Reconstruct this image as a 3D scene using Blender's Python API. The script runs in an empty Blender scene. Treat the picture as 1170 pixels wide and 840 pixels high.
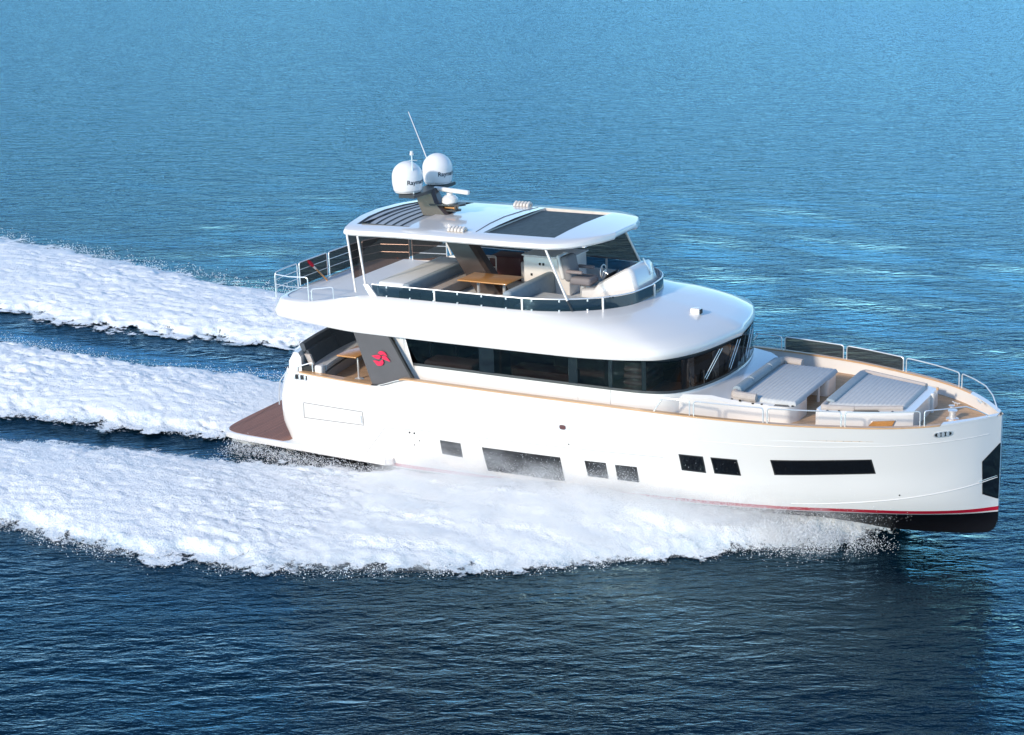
import bpy, bmesh, math, random
import numpy as np
from mathutils import Vector, Matrix
random.seed(7); rng = np.random.default_rng(11)
R = math.radians
S = bpy.context.scene
COL = S.collection

# ---------------------------------------------------------------- camera
cd = bpy.data.cameras.new('camera'); cam = bpy.data.objects.new('camera', cd); COL.objects.link(cam)
cd.sensor_width = 36; cd.lens = 2000/1170*36; cd.clip_end = 20000; cd.clip_start = 0.5
LIFT = 0.294
cam.matrix_world = Matrix(((0.87738866, -0.14206236, 0.45826568, 34.35721973),
                           (0.47978031, 0.2597937, -0.8380442, -46.02688537),
                           (0.0, 0.95515733, 0.29609877, 18.88919217+LIFT),
                           (0, 0, 0, 1)))
S.camera = cam
# ---------------------------------------------------------------- world, sun, exposure
SUN_EL = R(23); SUN_AZ = (-0.30, -0.954)          # horizontal direction towards the sun
w = bpy.data.worlds.new('World'); S.world = w; w.use_nodes = True
nt = w.node_tree; bg = nt.nodes['Background']
sky = nt.nodes.new('ShaderNodeTexSky'); sky.sky_type = 'NISHITA'; sky.sun_disc = False
sky.sun_elevation = SUN_EL; sky.sun_rotation = math.atan2(SUN_AZ[0], SUN_AZ[1]); sky.altitude = 0
sky.air_density = 1.0; sky.dust_density = 0.2; sky.ozone_density = 5.5
gr = nt.nodes.new('ShaderNodeMix'); gr.data_type = 'RGBA'; gr.blend_type = 'MULTIPLY'; gr.inputs[0].default_value = 1; gr.inputs[7].default_value = (.98, 1.0, .93, 1)
nt.links.new(sky.outputs[0], gr.inputs[6]); nt.links.new(gr.outputs[2], bg.inputs[0]); bg.inputs[1].default_value = 0.15
sd = bpy.data.lights.new('sun', 'SUN'); sd.energy = 2.0; sd.angle = R(4); sd.color = (1, 0.875, 0.71)
so = bpy.data.objects.new('sun', sd); COL.objects.link(so)
sv = Vector((SUN_AZ[0]*math.cos(SUN_EL), SUN_AZ[1]*math.cos(SUN_EL), math.sin(SUN_EL)))
so.rotation_euler = sv.to_track_quat('Z', 'Y').to_euler(); so.location = sv*60
S.view_settings.view_transform = 'Standard'; S.view_settings.look = 'None'
S.view_settings.exposure = 0.95; S.view_settings.gamma = 1; S.view_settings.use_curve_mapping = False
S.render.engine = 'CYCLES'
S.cycles.max_bounces = 8; S.cycles.transparent_max_bounces = 16

# ---------------------------------------------------------------- materials
def mat(name, col, rough=.5, metal=0, coat=0, spec=.5):
    m = bpy.data.materials.new(name); m.use_nodes = True
    b = m.node_tree.nodes['Principled BSDF']
    b.inputs['Base Color'].default_value = (*col, 1); b.inputs['Roughness'].default_value = rough
    b.inputs['Metallic'].default_value = metal; b.inputs['Coat Weight'].default_value = coat
    b.inputs['Coat Roughness'].default_value = .06; b.inputs['Specular IOR Level'].default_value = spec
    return m
def N(m, t, **kw):
    n = m.node_tree.nodes.new(t)
    for k, v in kw.items(): setattr(n, k, v)
    return n
def L(m, a, b): m.node_tree.links.new(a, b)
def vary(m, scale=3., amt=.06, bump=0., bscale=80., stretch=(1, 1, 1)):
    """soft colour mottling and fine surface grain in object space"""
    b = m.node_tree.nodes['Principled BSDF']; c = b.inputs['Base Color'].default_value[:]
    tc = N(m, 'ShaderNodeTexCoord'); mp = N(m, 'ShaderNodeMapping'); mp.inputs['Scale'].default_value = stretch
    L(m, tc.outputs['Object'], mp.inputs['Vector'])
    n = N(m, 'ShaderNodeTexNoise'); n.inputs['Scale'].default_value = scale; n.inputs['Detail'].default_value = 5
    L(m, mp.outputs[0], n.inputs['Vector'])
    r = N(m, 'ShaderNodeValToRGB')
    r.color_ramp.elements[0].position = .3; r.color_ramp.elements[1].position = .7
    r.color_ramp.elements[0].color = (*[x*(1-amt) for x in c[:3]], 1); r.color_ramp.elements[1].color = (*[min(1, x*(1+amt)) for x in c[:3]], 1)
    L(m, n.outputs['Fac'], r.inputs[0]); L(m, r.outputs[0], b.inputs['Base Color'])
    if bump:
        n2 = N(m, 'ShaderNodeTexNoise'); n2.inputs['Scale'].default_value = bscale; L(m, tc.outputs['Object'], n2.inputs['Vector'])
        bu = N(m, 'ShaderNodeBump'); bu.inputs['Strength'].default_value = bump; bu.inputs['Distance'].default_value = .01
        L(m, n2.outputs['Fac'], bu.inputs['Height']); L(m, bu.outputs[0], b.inputs['Normal'])
    return m
def teak(name, col, axis='Y', pitch=.07, caulk=(.02, .016, .012)):
    """planks running fore and aft with dark caulking"""
    m = mat(name, col, .6); b = m.node_tree.nodes['Principled BSDF']
    tc = N(m, 'ShaderNodeTexCoord'); sp = N(m, 'ShaderNodeSeparateXYZ'); L(m, tc.outputs['Object'], sp.inputs[0])
    mu = N(m, 'ShaderNodeMath', operation='MULTIPLY'); mu.inputs[1].default_value = 1/pitch; L(m, sp.outputs[axis], mu.inputs[0])
    fr = N(m, 'ShaderNodeMath', operation='FRACT'); L(m, mu.outputs[0], fr.inputs[0])
    fl = N(m, 'ShaderNodeMath', operation='FLOOR'); L(m, mu.outputs[0], fl.inputs[0])
    wn = N(m, 'ShaderNodeTexWhiteNoise', noise_dimensions='1D'); L(m, fl.outputs[0], wn.inputs['W'])
    gt = N(m, 'ShaderNodeMath', operation='LESS_THAN'); gt.inputs[1].default_value = .1; L(m, fr.outputs[0], gt.inputs[0])
    mp = N(m, 'ShaderNodeMapping'); mp.inputs['Scale'].default_value = (1.5, 14, 14) if axis == 'Y' else (14, 1.5, 14)
    L(m, tc.outputs['Object'], mp.inputs['Vector'])
    n = N(m, 'ShaderNodeTexNoise'); n.inputs['Scale'].default_value = 3; n.inputs['Detail'].default_value = 6; L(m, mp.outputs[0], n.inputs['Vector'])
    ad = N(m, 'ShaderNodeMath', operation='MULTIPLY_ADD'); ad.inputs[1].default_value = .35; L(m, wn.outputs['Value'], ad.inputs[0]); L(m, n.outputs['Fac'], ad.inputs[2])
    r = N(m, 'ShaderNodeValToRGB'); r.color_ramp.elements[0].position = .35; r.color_ramp.elements[1].position = .95
    r.color_ramp.elements[0].color = (*[x*.78 for x in col], 1); r.color_ramp.elements[1].color = (*[x*1.2 for x in col], 1)
    L(m, ad.outputs[0], r.inputs[0])
    mx = N(m, 'ShaderNodeMix', data_type='RGBA'); L(m, gt.outputs[0], mx.inputs[0]); L(m, r.outputs[0], mx.inputs[6]); mx.inputs[7].default_value = (*caulk, 1)
    L(m, mx.outputs[2], b.inputs['Base Color'])
    return m
def tinted(name, col, gloss=.12, body=.0, bcol=(.1, .1, .1)):
    """see-through tinted sheet: coloured transmission, a clear reflection and, where set, a little body colour"""
    m = bpy.data.materials.new(name); m.use_nodes = True; n_ = m.node_tree; n_.nodes.remove(n_.nodes['Principled BSDF'])
    o = n_.nodes['Material Output']; t = N(m, 'ShaderNodeBsdfTransparent'); t.inputs[0].default_value = (*col, 1)
    d = N(m, 'ShaderNodeBsdfDiffuse'); d.inputs[0].default_value = (*bcol, 1); mb_ = N(m, 'ShaderNodeMixShader'); mb_.inputs[0].default_value = body
    L(m, t.outputs[0], mb_.inputs[1]); L(m, d.outputs[0], mb_.inputs[2])
    g = N(m, 'ShaderNodeBsdfGlossy'); g.inputs['Roughness'].default_value = .04; g.inputs[0].default_value = (.9, .95, 1, 1)
    f = N(m, 'ShaderNodeFresnel'); f.inputs[0].default_value = 1.4
    mu = N(m, 'ShaderNodeMath', operation='MULTIPLY'); mu.inputs[1].default_value = gloss; L(m, f.outputs[0], mu.inputs[0])
    mx = N(m, 'ShaderNodeMixShader'); L(m, mu.outputs[0], mx.inputs[0]); L(m, mb_.outputs[0], mx.inputs[1]); L(m, g.outputs[0], mx.inputs[2])
    L(m, mx.outputs[0], o.inputs[0]); return m
WHITE = vary(mat('gelcoat', (.74, .70, .66), .28, coat=1), .6, .012)
WHITE2 = vary(mat('nonskid_white', (.74, .74, .73), .5), 2., .02, .3, 300)
TEAK = teak('teak_deck', (.54, .345, .20)); REDTEAK = teak('red_teak', (.27, .115, .068), 'X', .09, (.05, .02, .015))
CAP = vary(mat('teak_cap', (.58, .33, .16), .4, coat=.3), 4, .12, stretch=(.3, 3, 3))
VARN = vary(mat('varnished_teak', (.52, .24, .07), .3, coat=.5), 5, .15, stretch=(.4, 4, 4))
BLACK = mat('antifouling', (.006, .006, .008), .4, spec=.2); RED = mat('boot_red', (.50, .008, .03), .35, coat=.3)
WGLASS = mat('hull_glass', (.006, .007, .009), .06, spec=.6)
SGLASS = tinted('saloon_glass', (.22, .20, .20), .7); CGLASS = tinted('coaming_glass', (.10, .15, .20), .9, .35, (.012, .03, .05))
TINT = tinted('tinted_panel', (.30, .19, .15), .12, .25, (.10, .105, .11)); SUNGL = vary(mat('sunroof_glass', (.05, .062, .066), .5, spec=.12), 12, .25, stretch=(1, .3, 1))
STEEL = mat('stainless', (.72, .72, .70), .32, .6); DARKM = vary(mat('dark_frame', (.03, .032, .035), .4), 3, .1)
GREYP = vary(mat('grey_panel', (.085, .075, .075), .45, coat=.2), 2, .06); PYL = vary(mat('pylon_paint', (.05, .035, .03), .3, coat=.4), 2, .1)
BEIGE = vary(mat('beige_fabric', (.46, .40, .36), .85), 8, .05, .4, 200); BLUEG = vary(mat('bluegrey_fabric', (.28, .33, .36), .85), 8, .05, .4, 200)
LGREY = vary(mat('light_grey_fabric', (.50, .505, .50), .85), 8, .05, .4, 200); DGREY = vary(mat('charcoal_fabric', (.075, .083, .092), .85), 8, .1, .4, 200)
MAROON = vary(mat('maroon', (.10, .035, .035), .5), 4, .1); RIB = vary(mat('cream', (.72, .64, .56), .5), 4, .05)
RUBBER = mat('rubber', (.012, .012, .012), .6); PINK = mat('emblem_red', (.72, .012, .06), .4)
STEEL.node_tree.nodes['Principled BSDF'].inputs['Base Color'].default_value = (.85, .85, .84, 1)
INK = mat('lettering', (.015, .02, .03), .5); SEAM = mat('seam', (.22, .21, .205), .6); WOODIN = vary(mat('cabin_wood', (.16, .09, .05), .5), 3, .15)
SLAT = mat('louvre_slat', (.36, .38, .40), .5); FLAG = mat('flag', (.55, .01, .03), .8); POSTW = mat('post_white', (.80, .74, .68), .35)

# ---------------------------------------------------------------- frame of the boat
TRIM = R(2.3)
BM = Matrix(((math.cos(TRIM), 0, -math.sin(TRIM), 0), (0, 1, 0, 0), (math.sin(TRIM), 0, math.cos(TRIM), LIFT), (0, 0, 0, 1)))
def thing(name, label, cat, at=(0, 0, 0), group=None, boat=True):
    o = bpy.data.objects.new(name, None); COL.objects.link(o); o.empty_display_size = .2
    o.matrix_world = (BM if boat else Matrix()) @ Matrix.Translation(at)
    o['label'] = label; o['category'] = cat; o['base'] = tuple(float(a) for a in at)
    if group: o['group'] = group
    return o
def base_of(o):
    while o.parent: o = o.parent
    return Vector(o['base'])
class MB:
    def __init__(s): s.v = []; s.f = []
    def add(s, vs, fs):
        k = len(s.v); s.v += [tuple(map(float, v)) for v in vs]; s.f += [tuple(i+k for i in f) for f in fs]; return s
    def box(s, x0, x1, y0, y1, z0, z1, r=0, seg=3, rz=0, ry=0):
        bm = bmesh.new(); bmesh.ops.create_cube(bm, size=1)
        for v in bm.verts: v.co = Vector((v.co.x*(x1-x0), v.co.y*(y1-y0), v.co.z*(z1-z0)))
        if r: bmesh.ops.bevel(bm, geom=bm.edges[:], offset=min(r, .49*min(x1-x0, y1-y0, z1-z0)), segments=seg, profile=.5, affect='EDGES')
        M = Matrix.Translation(((x0+x1)/2, (y0+y1)/2, (z0+z1)/2)) @ Matrix.Rotation(rz, 4, 'Z') @ Matrix.Rotation(ry, 4, 'Y')
        bm.verts.index_update(); s.add([M@v.co for v in bm.verts], [[v.index for v in f.verts] for f in bm.faces]); bm.free(); return s
    def tube(s, pts, r, n=8, cap=True, closed=False):
        P = [Vector(p) for p in pts]; rings = []; m = len(P); up = None
        for i, p in enumerate(P):
            a = P[(i-1) % m] if (closed or i > 0) else P[0]; b = P[(i+1) % m] if (closed or i < m-1) else P[-1]
            t = (b-a).normalized()
            if up is None: up = t.orthogonal().normalized()
            up = (up - t*up.dot(t)).normalized(); sd_ = t.cross(up)
            rr = r[i] if isinstance(r, (list, tuple)) else r
            rings.append([p + (up*math.cos(q)+sd_*math.sin(q))*rr for q in [2*math.pi*j/n for j in range(n)]])
        return s.loft(rings, caps=cap and not closed, wrap=closed)
    def loft(s, rings, caps=True, closed=True, wrap=False):
        n = len(rings[0]); vs = [p for r_ in rings for p in r_]; fs = []; m = len(rings)
        for i in range(m if wrap else m-1):
            for j in range(n if closed else n-1):
                a = i*n+j; b = i*n+(j+1) % n; i2 = (i+1) % m
                fs.append((a, b, i2*n+(j+1) % n, i2*n+j))
        if caps and not wrap: fs.append(tuple(range(n))[::-1]); fs.append(tuple((m-1)*n+j for j in range(n)))
        return s.add(vs, fs)
    def lathe(s, c, prof, n=32, rx=1):
        rings = [[(c[0]+r*math.cos(2*math.pi*j/n), c[1]+r*math.sin(2*math.pi*j/n), c[2]+z) for j in range(n)] for r, z in prof]
        return s.loft(rings)
    def prism(s, pts, d, axis='z'):
        """closed outline of 3-D points pushed along vector d"""
        A = [Vector(p) for p in pts]; D = Vector(d); return s.loft([A, [p+D for p in A]])
    def build(s, name, m, parent=None, smooth=32, label=None):
        me = bpy.data.meshes.new(name); off = base_of(parent) if parent else Vector()
        me.from_pydata([(a-off.x, b-off.y, c-off.z) for a, b, c in s.v], [], s.f); me.materials.append(m)
        bm = bmesh.new(); bm.from_mesh(me); bmesh.ops.recalc_face_normals(bm, faces=bm.faces[:]); bm.to_mesh(me); bm.free()
        if smooth: me.polygons.foreach_set('use_smooth', [True]*len(me.polygons)); me.set_sharp_from_angle(angle=R(smooth))
        o = bpy.data.objects.new(name, me); COL.objects.link(o)
        if parent: o.parent = parent
        if label: o['label'] = label
        return o
def bez(a, b, r, n=5):
    pass
def rounded(pts, r=.06, n=4):
    """polyline with its inner corners rounded"""
    P = [Vector(p) for p in pts]; out = [P[0]]
    for i in range(1, len(P)-1):
        a = P[i] + (P[i-1]-P[i]).normalized()*min(r, (P[i-1]-P[i]).length*.45); b = P[i] + (P[i+1]-P[i]).normalized()*min(r, (P[i+1]-P[i]).length*.45)
        for k in range(n+1):
            t = k/n; out.append(a*(1-t)**2 + P[i]*2*t*(1-t) + b*t*t)
    return out + [P[-1]]
def cat(pts, k=6):
    """Catmull-Rom through key points"""
    P = [Vector(p) for p in pts]; P = [P[0]*2-P[1]] + P + [P[-1]*2-P[-2]]; out = []
    for i in range(1, len(P)-2):
        for j in range(k):
            t = j/k; a, b, c, d = P[i-1:i+3]
            out.append(.5*((2*b)+(c-a)*t+(2*a-5*b+4*c-d)*t*t+(3*b-a-3*c+d)*t**3))
    return out + [P[-2]]
def sm(x, a, b):
    t = min(1, max(0, (x-a)/(b-a))); return t*t*(3-2*t)

# ---------------------------------------------------------------- hull surface
ZT = [-1.0, -.55, 0, 1.3, 2.62]
TX = [2.3, 5, 8, 12, 16, 19, 20.75, 22.94, 24.0, 24.54]
TY = {-1.0: [2.6, 2.7, 2.7, 2.4, 1.9, 1.2, .75, .32, .14, .01],
      -.55: [3.0, 3.15, 3.2, 3.05, 2.6, 1.85, 1.3, .65, .25, .02],
      0: [3.28, 3.45, 3.52, 3.48, 3.25, 2.75, 2.24, 1.36, .62, .05],
      1.3: [3.3, 3.48, 3.60, 3.64, 3.5, 3.12, 2.62, 1.68, .80, .07],
      2.62: [3.28, 3.5, 3.65, 3.71, 3.70, 3.44, 2.98, 1.95, .86, .09]}
def pch(xs, ys):
    xs = np.array(xs, float); ys = np.array(ys, float); h = np.diff(xs); d = np.diff(ys)/h; m = np.zeros(len(xs)); m[0] = d[0]; m[-1] = d[-1]
    for i in range(1, len(xs)-1): m[i] = 0 if d[i-1]*d[i] <= 0 else (h[i-1]+h[i])/(h[i]/d[i-1]+h[i-1]/d[i])
    def f(x):
        x = min(max(x, xs[0]), xs[-1]); i = min(int(np.searchsorted(xs, x, 'right'))-1, len(xs)-2); t = (x-xs[i])/h[i]
        return float((2*t**3-3*t*t+1)*ys[i]+(t**3-2*t*t+t)*h[i]*m[i]+(-2*t**3+3*t*t)*ys[i+1]+(t**3-t*t)*h[i]*m[i+1])
    return f
FY = [pch(TX, TY[z]) for z in ZT]
ZS = pch([2.3, 3.0, 6.3, 7.7, 12, 16, 21, 24.54], [2.42, 2.40, 2.34, 2.68, 2.67, 2.66, 2.61, 2.57])
ZK = pch([2.3, 20, 22, 23.2, 23.9, 24.3, 24.45, 24.54], [-1.05, -1.05, -1.02, -.97, -.92, -.85, -.75, -.5])
BOOT = pch([2.3, 6, 12, 17, 20.5, 24.54], [-.2, -.17, -.08, 0, 0, -.13])
def hy(x, z):
    ys = [f(x) for f in FY]; z = min(max(z, ZT[0]), 2.75)
    return pch(ZT+[2.8], ys+[ys[-1]+(ys[-1]-ys[-2])*.12])(z)
def xt(z):   # transom profile
    return pch([-1.1, 0, .7, 1.3, 1.9, 2.45], [2.95, 2.80, 2.54, 2.52, 2.64, 2.86])(z)

def hull_strip(zfun, rows, name, m, parent, us=90, capbow=True):
    xs_ = np.concatenate([[0, .012, .03], np.linspace(.06, .9, us-26), np.linspace(.905, 1, 26)])
    rings = []
    for sgn in (1,):
        for u in xs_:
            ring = []
            for k in rows:
                x0 = 2.6 + u*(24.54-2.6); z = zfun(x0, k); xa = xt(z); x = xa+u*(24.54-xa); y = hy(x, z)
                if u == 0: y -= .30
                elif u == .012: y -= .08
                elif u == .03: y -= .01
                ring.append((x, -y, z))
            rings.append(ring)
    mb = MB()
    mb.loft(rings, caps=False, closed=False)
    mir = [[(x, -y, z) for x, y, z in r_] for r_ in rings]; mb.loft(mir, caps=False, closed=False)
    mb.loft([rings[0], mir[0]], caps=False, closed=False); mb.loft([rings[-1], mir[-1]], caps=False, closed=False)
    return mb
yacht = thing('motor_yacht', 'large white motor yacht with black window band speeding through the blue water', 'yacht')
def zf_top(x, k): b = BOOT(x)+.06; return b+(ZS(x)-b)*k
hb = hull_strip(zf_top, np.linspace(0, 1, 15), 'hull', WHITE, yacht)
# inner bulwark and stern interior walls are closed below by the deck sheets
hull = hb.build('hull', WHITE, yacht, 40)
hull_strip(lambda x, k: BOOT(x)-.06+.12*k, [0, 1], '', RED, yacht).build('boot_stripe', RED, yacht, 40)
hull_strip(lambda x, k: BOOT(x)-.10+.04*k, [0, 1], '', WHITE, yacht).build('waterline_stripe', WHITE, yacht, 40)
def zf_low(x, k): b = BOOT(x)-.10; return b+(max(ZK(x), -1.0)-b)*k
lo = hull_strip(zf_low, [0, .25, .5, .75, .9, 1], '', BLACK, yacht)
rings = []
for u in np.linspace(0, 1, 80):
    x = 2.95+u*(24.54-2.95); z = max(ZK(x), -1.0); y = hy(x, z)
    rings.append([(x, -y, z), (x, 0, z-.12*min(1, y)), (x, y, z)])
lo.loft(rings, caps=False, closed=False)
lo.build('antifouling', BLACK, yacht, 40)

# spray rail and knuckle creases on both bows (thin raised lines of the moulding)
def hull_line(zfun, x0, x1, off, r, name, m, sides=(-1, 1), n=50):
    for s_ in sides:
        P = []
        for i in range(n):
            x = x0+(x1-x0)*i/(n-1); z = zfun(x); P.append((x, s_*(hy(x, z)+off), z))
        MB().tube(P, r, 6).build(name, m, yacht)
hull_line(lambda x: 1.95+.0*x+sm(x, 18, 24.5)*.16, 17.0, 24.3, .0, .012, 'knuckle_line', WHITE)
hull_line(lambda x: .18+.62*((x-19.5)/5.0)**1.6, 19.5, 24.5, .002, .015, 'spray_rail', WHITE)
# hull windows: conforming panes, slightly proud of the moulding
def hull_pane(name, c, m=WGLASS, off=.012, frame=True, sides=(-1,)):
    """c: four (x, z) corners, aft-top, fore-top, fore-bottom, aft-bottom"""
    for s_ in sides:
        par = yacht
        for pas in ((1.0, RUBBER, .004, .035), (0, m, off, 0)) if frame else ((0, m, off, 0),):
            _, mm, of, grow = pas; mb = MB(); rows = []
            cx = sum(p[0] for p in c)/4; cz = sum(p[1] for p in c)/4
            cc = [(p[0]+(grow if p[0] > cx else -grow), p[1]+(grow if p[1] > cz else -grow)) for p in c]
            for j in range(5):
                row = []
                for i in range(13):
                    a, b = i/12, j/4
                    x = (cc[0][0]*(1-a)+cc[1][0]*a)*(1-b)+(cc[3][0]*(1-a)+cc[2][0]*a)*b; z = (cc[0][1]*(1-a)+cc[1][1]*a)*(1-b)+(cc[3][1]*(1-a)+cc[2][1]*a)*b
                    row.append((x, s_*(hy(x, z)+of), z))
                rows.append(row)
            mb.loft(rows, caps=False, closed=False)
            o = mb.build(name if not frame or grow == 0 else 'window_frame', mm, par)
            if frame and grow: fr = o
            elif frame: fr.parent = o
HW = [((8.76, .87), (9.42, .86), (9.47, .48), (8.82, .50)), ((10.22, .84), (12.76, .87), (12.86, .18), (10.36, .17)),
      ((13.6, .87), (14.2, .88), (14.26, .46), (13.68, .46)), ((14.55, .86), (15.15, .87), (15.2, .46), (14.6, .46)),
      ((16.5, 1.43), (17.14, 1.43), (17.2, .99), (16.56, 1.0)), ((17.42, 1.43), (18.1, 1.43), (18.18, 1.0), (17.5, 1.0)),
      ((19.08, 1.50), (21.62, 1.62), (21.70, 1.24), (19.16, 1.10))]
HWL = ['small dark hull window nearest the stern', 'largest hull window amidships, speckled with spray', 'aft window of the spray covered pair', 'forward window of the spray covered pair',
       'aft window of the forward pair', 'forward window of the forward pair', 'long black bow window']
for c, lb in zip(HW, HWL):
    hull_pane('hull_window', c)
k = 0
for o in list(COL.objects):
    if o.name.startswith('hull_window'): o['label'] = HWL[k]; k += 1
# recessed long panel near the stern, seams and vents
def hull_poly(pts, off, r, name, m, side=-1, closed=True):
    P = []
    q = pts+[pts[0]] if closed else pts
    for a, b in zip(q[:-1], q[1:]):
        for i in range(10):
            t = i/10; x = a[0]*(1-t)+b[0]*t; z = a[1]*(1-t)+b[1]*t; P.append((x, side*(hy(x, z)+off), z))
    if not closed: P.append((pts[-1][0], side*(hy(*pts[-1])+off), pts[-1][1]))
    return MB().tube(P, r, 6, closed=closed).build(name, m, yacht)
hull_poly([(3.65, 1.42), (5.95, 1.43), (5.97, 1.0), (3.63, .93)], .0, .012, 'hatch_seam', SEAM)
hull_pane('side_hatch', ((3.68, 1.39), (5.92, 1.40), (5.94, 1.03), (3.66, .96)), WHITE, .012, False)
hull_poly([(5.88, 1.30), (5.9, 1.06)], .02, .02, 'hatch_handle', STEEL, closed=False)
hull_poly([(6.0, .12), (6.75, 1.02), (8.0, 1.12), (16.0, 1.3)], -.002, .007, 'moulding_seam', SEAM, closed=False)
for x in (7.66, 7.83): MB().tube([(x, -hy(x, 1.0)+.02, 1.0), (x, -hy(x, 1.0)-.012, 1.0)], .03, 12).build('vent_port', RUBBER, yacht)
for x, z in ((8.0, .78), (7.8, .62), (13.1, 1.35), (22.3, .55)): MB().tube([(x, -hy(x, z)+.02, z), (x, -hy(x, z)-.008, z)], .022, 10).build('vent_port', RUBBER, yacht)
# navigation light niche
def oval_plate(cx, cz, rx, rz_, off, name, m, parent, n=24, p=3, hole=0):
    P = []
    for i in range(n):
        a = 2*math.pi*i/n; c, s_ = math.cos(a), math.sin(a)
        x = cx+rx*math.copysign(abs(c)**(2/p), c); z = cz+rz_*math.copysign(abs(s_)**(2/p), s_); P.append((x, -hy(x, z)-off, z))
    return MB().prism(P, (0, .03, 0)).build(name, m, parent)
nl = oval_plate(12.98, 1.86, .19, .11, .012, 'navigation_light', STEEL, yacht)
oval_plate(12.94, 1.86, .10, .07, .022, 'lens', MAROON, nl)
# stern and bow fairleads with rollers
fl = oval_plate(23.35, 2.33, .21, .085, .015, 'fairlead', STEEL, yacht)
oval_plate(23.35, 2.33, .18, .06, .022, 'slot', RUBBER, fl)
for dx in (-.09, .0, .10): oval_plate(23.35+dx, 2.33, .035, .06, .032, 'roller', STEEL, fl)
fs = MB().box(3.36, 3.86, -3.43, -3.36, 2.18, 2.32, .02).build('mooring_fitting', RUBBER, yacht)
for x0 in (3.36, 3.56, 3.76): MB().box(x0, x0+.07, -3.46, -3.38, 2.17, 2.33, .02).build('bollard', STEEL, fs)
# dark stem plate that guards the bow from the anchor
for s_ in (-1, 1):
    rows = []
    for z0, x0 in ((.16, 24.52), (.38, 24.2), (1.35, 24.18), (1.78, 24.52)):
        rows.append([(x0+(24.545-x0)*t, s_*(hy(x0+(24.545-x0)*t, z0)+.015), z0) for t in np.linspace(0, 1, 6)])
    MB().loft(rows, caps=False, closed=False).build('stem_plate', WGLASS, yacht)
MB().tube([(24.12, -hy(24.12, .78)-.03, .78), (24.56, -.03, .86)], .011, 6).build('stem_line', STEEL, yacht)

# swimming platform and side ledges
pl = [(.62, 3.45), (.3, 3.2), (.16, 2.7), (.1, 1.5), (.08, 0)]
out = [(7.0, 3.62), (6.85, 3.74), (6.5, 3.78), (4, 3.68), (2.4, 3.6), (1.2, 3.55)]+pl
half = cat([(a, b, 0) for a, b in out], 4)
full = [(p.x, -p.y, 0) for p in half] + [(p.x, p.y, 0) for p in half[::-1]][1:]
mbp = MB(); zz = lambda x: .0
ring = lambda g, z: [(p[0]+(g if p[0] < 1 else 0), p[1]*(1-g/3.6), z) for p in full]
mbp.loft([ring(.06, -.14), ring(0, -.10), ring(0, .03), ring(.05, .07)])
plat = mbp.build('swim_platform', WHITE, yacht)
hp = [p for p in half if p.x < 2.9]
fp = [(2.95, -3.35, 0)]+[(max(p.x, 0)+.06, -p.y+.12, 0) for p in hp] + [(max(p.x, 0)+.06, p.y-.12, 0) for p in hp[::-1]]+[(2.95, 3.35, 0)]
MB().prism([(a, b, .068) for a, b, c in fp], (0, 0, .012)).build('teak_sheet', REDTEAK, plat)

# ---------------------------------------------------------------- decks
def deck_poly(x0, x1, z, inset, n=60):
    xs = np.linspace(x0, x1, n); A = [(x, -max(.02, hy(x, 2.6)-inset), z) for x in xs]; B = [(x, max(.02, hy(x, 2.6)-inset), z) for x in xs[::-1]]
    return A+B
MB().prism(deck_poly(7.3, 24.30, 2.20, .10), (0, 0, .02)).build('side_deck', TEAK, yacht)
MB().prism(deck_poly(2.95, 7.4, 2.03, .10), (0, 0, .02)).build('cockpit_floor', TEAK, yacht)
# bulwark: inner skin and teak cap, both sides
for s_ in (-1, 1):
    ra = []; cb = []
    for x in np.linspace(6.6, 24.42, 110):
        z = ZS(x); y = hy(x, z); th = .10 if x < 24 else .06
        ra.append([(x, s_*(y-.003), z-.02), (x, s_*(y-.003), z), (x, s_*max(y-th, .01), z), (x, s_*max(y-th-.01, .005), 2.15)])
        if 7.4 < x < 23.3: cb.append([(x, s_*(y+.012), z-.012), (x, s_*(y+.012), z+.026), (x, s_*(y-.15), z+.026), (x, s_*(y-.15), z-.012)])
    MB().loft(ra, caps=False, closed=False).build('bulwark', WHITE, yacht)
    MB().loft(cb).build('toe_rail', CAP, yacht)
    ca = []
    for x in np.linspace(3.55, 6.35, 30):
        z = ZS(x); y = hy(x, z); ca.append([(x, s_*(y+.01), z-.01), (x, s_*(y+.01), z+.03), (x, s_*(y-.26), z+.03), (x, s_*(y-.26), z-.01)])
    MB().loft(ca).build('cockpit_cap_rail', CAP, yacht)
    rw = [[(x, s_*(hy(x, 2.4)-.26), 2.0), (x, s_*(hy(x, 2.4)-.26), ZS(x)-.01)] for x in np.linspace(3.0, 7.5, 20)]
    MB().loft(rw, caps=False, closed=False).build('cockpit_wall', WHITE, yacht)
    rc = []
    for x in np.linspace(23.3, 24.45, 14):
        z = ZS(x); y = hy(x, z); rc.append([(x, s_*(y+.01), z-.015), (x, s_*(y+.01), z+.035), (x, s_*max(0, y-.24), z+.035), (x, s_*max(0, y-.24), z-.015)])
    MB().loft(rc).build('bow_cap', WHITE, yacht)

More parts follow.
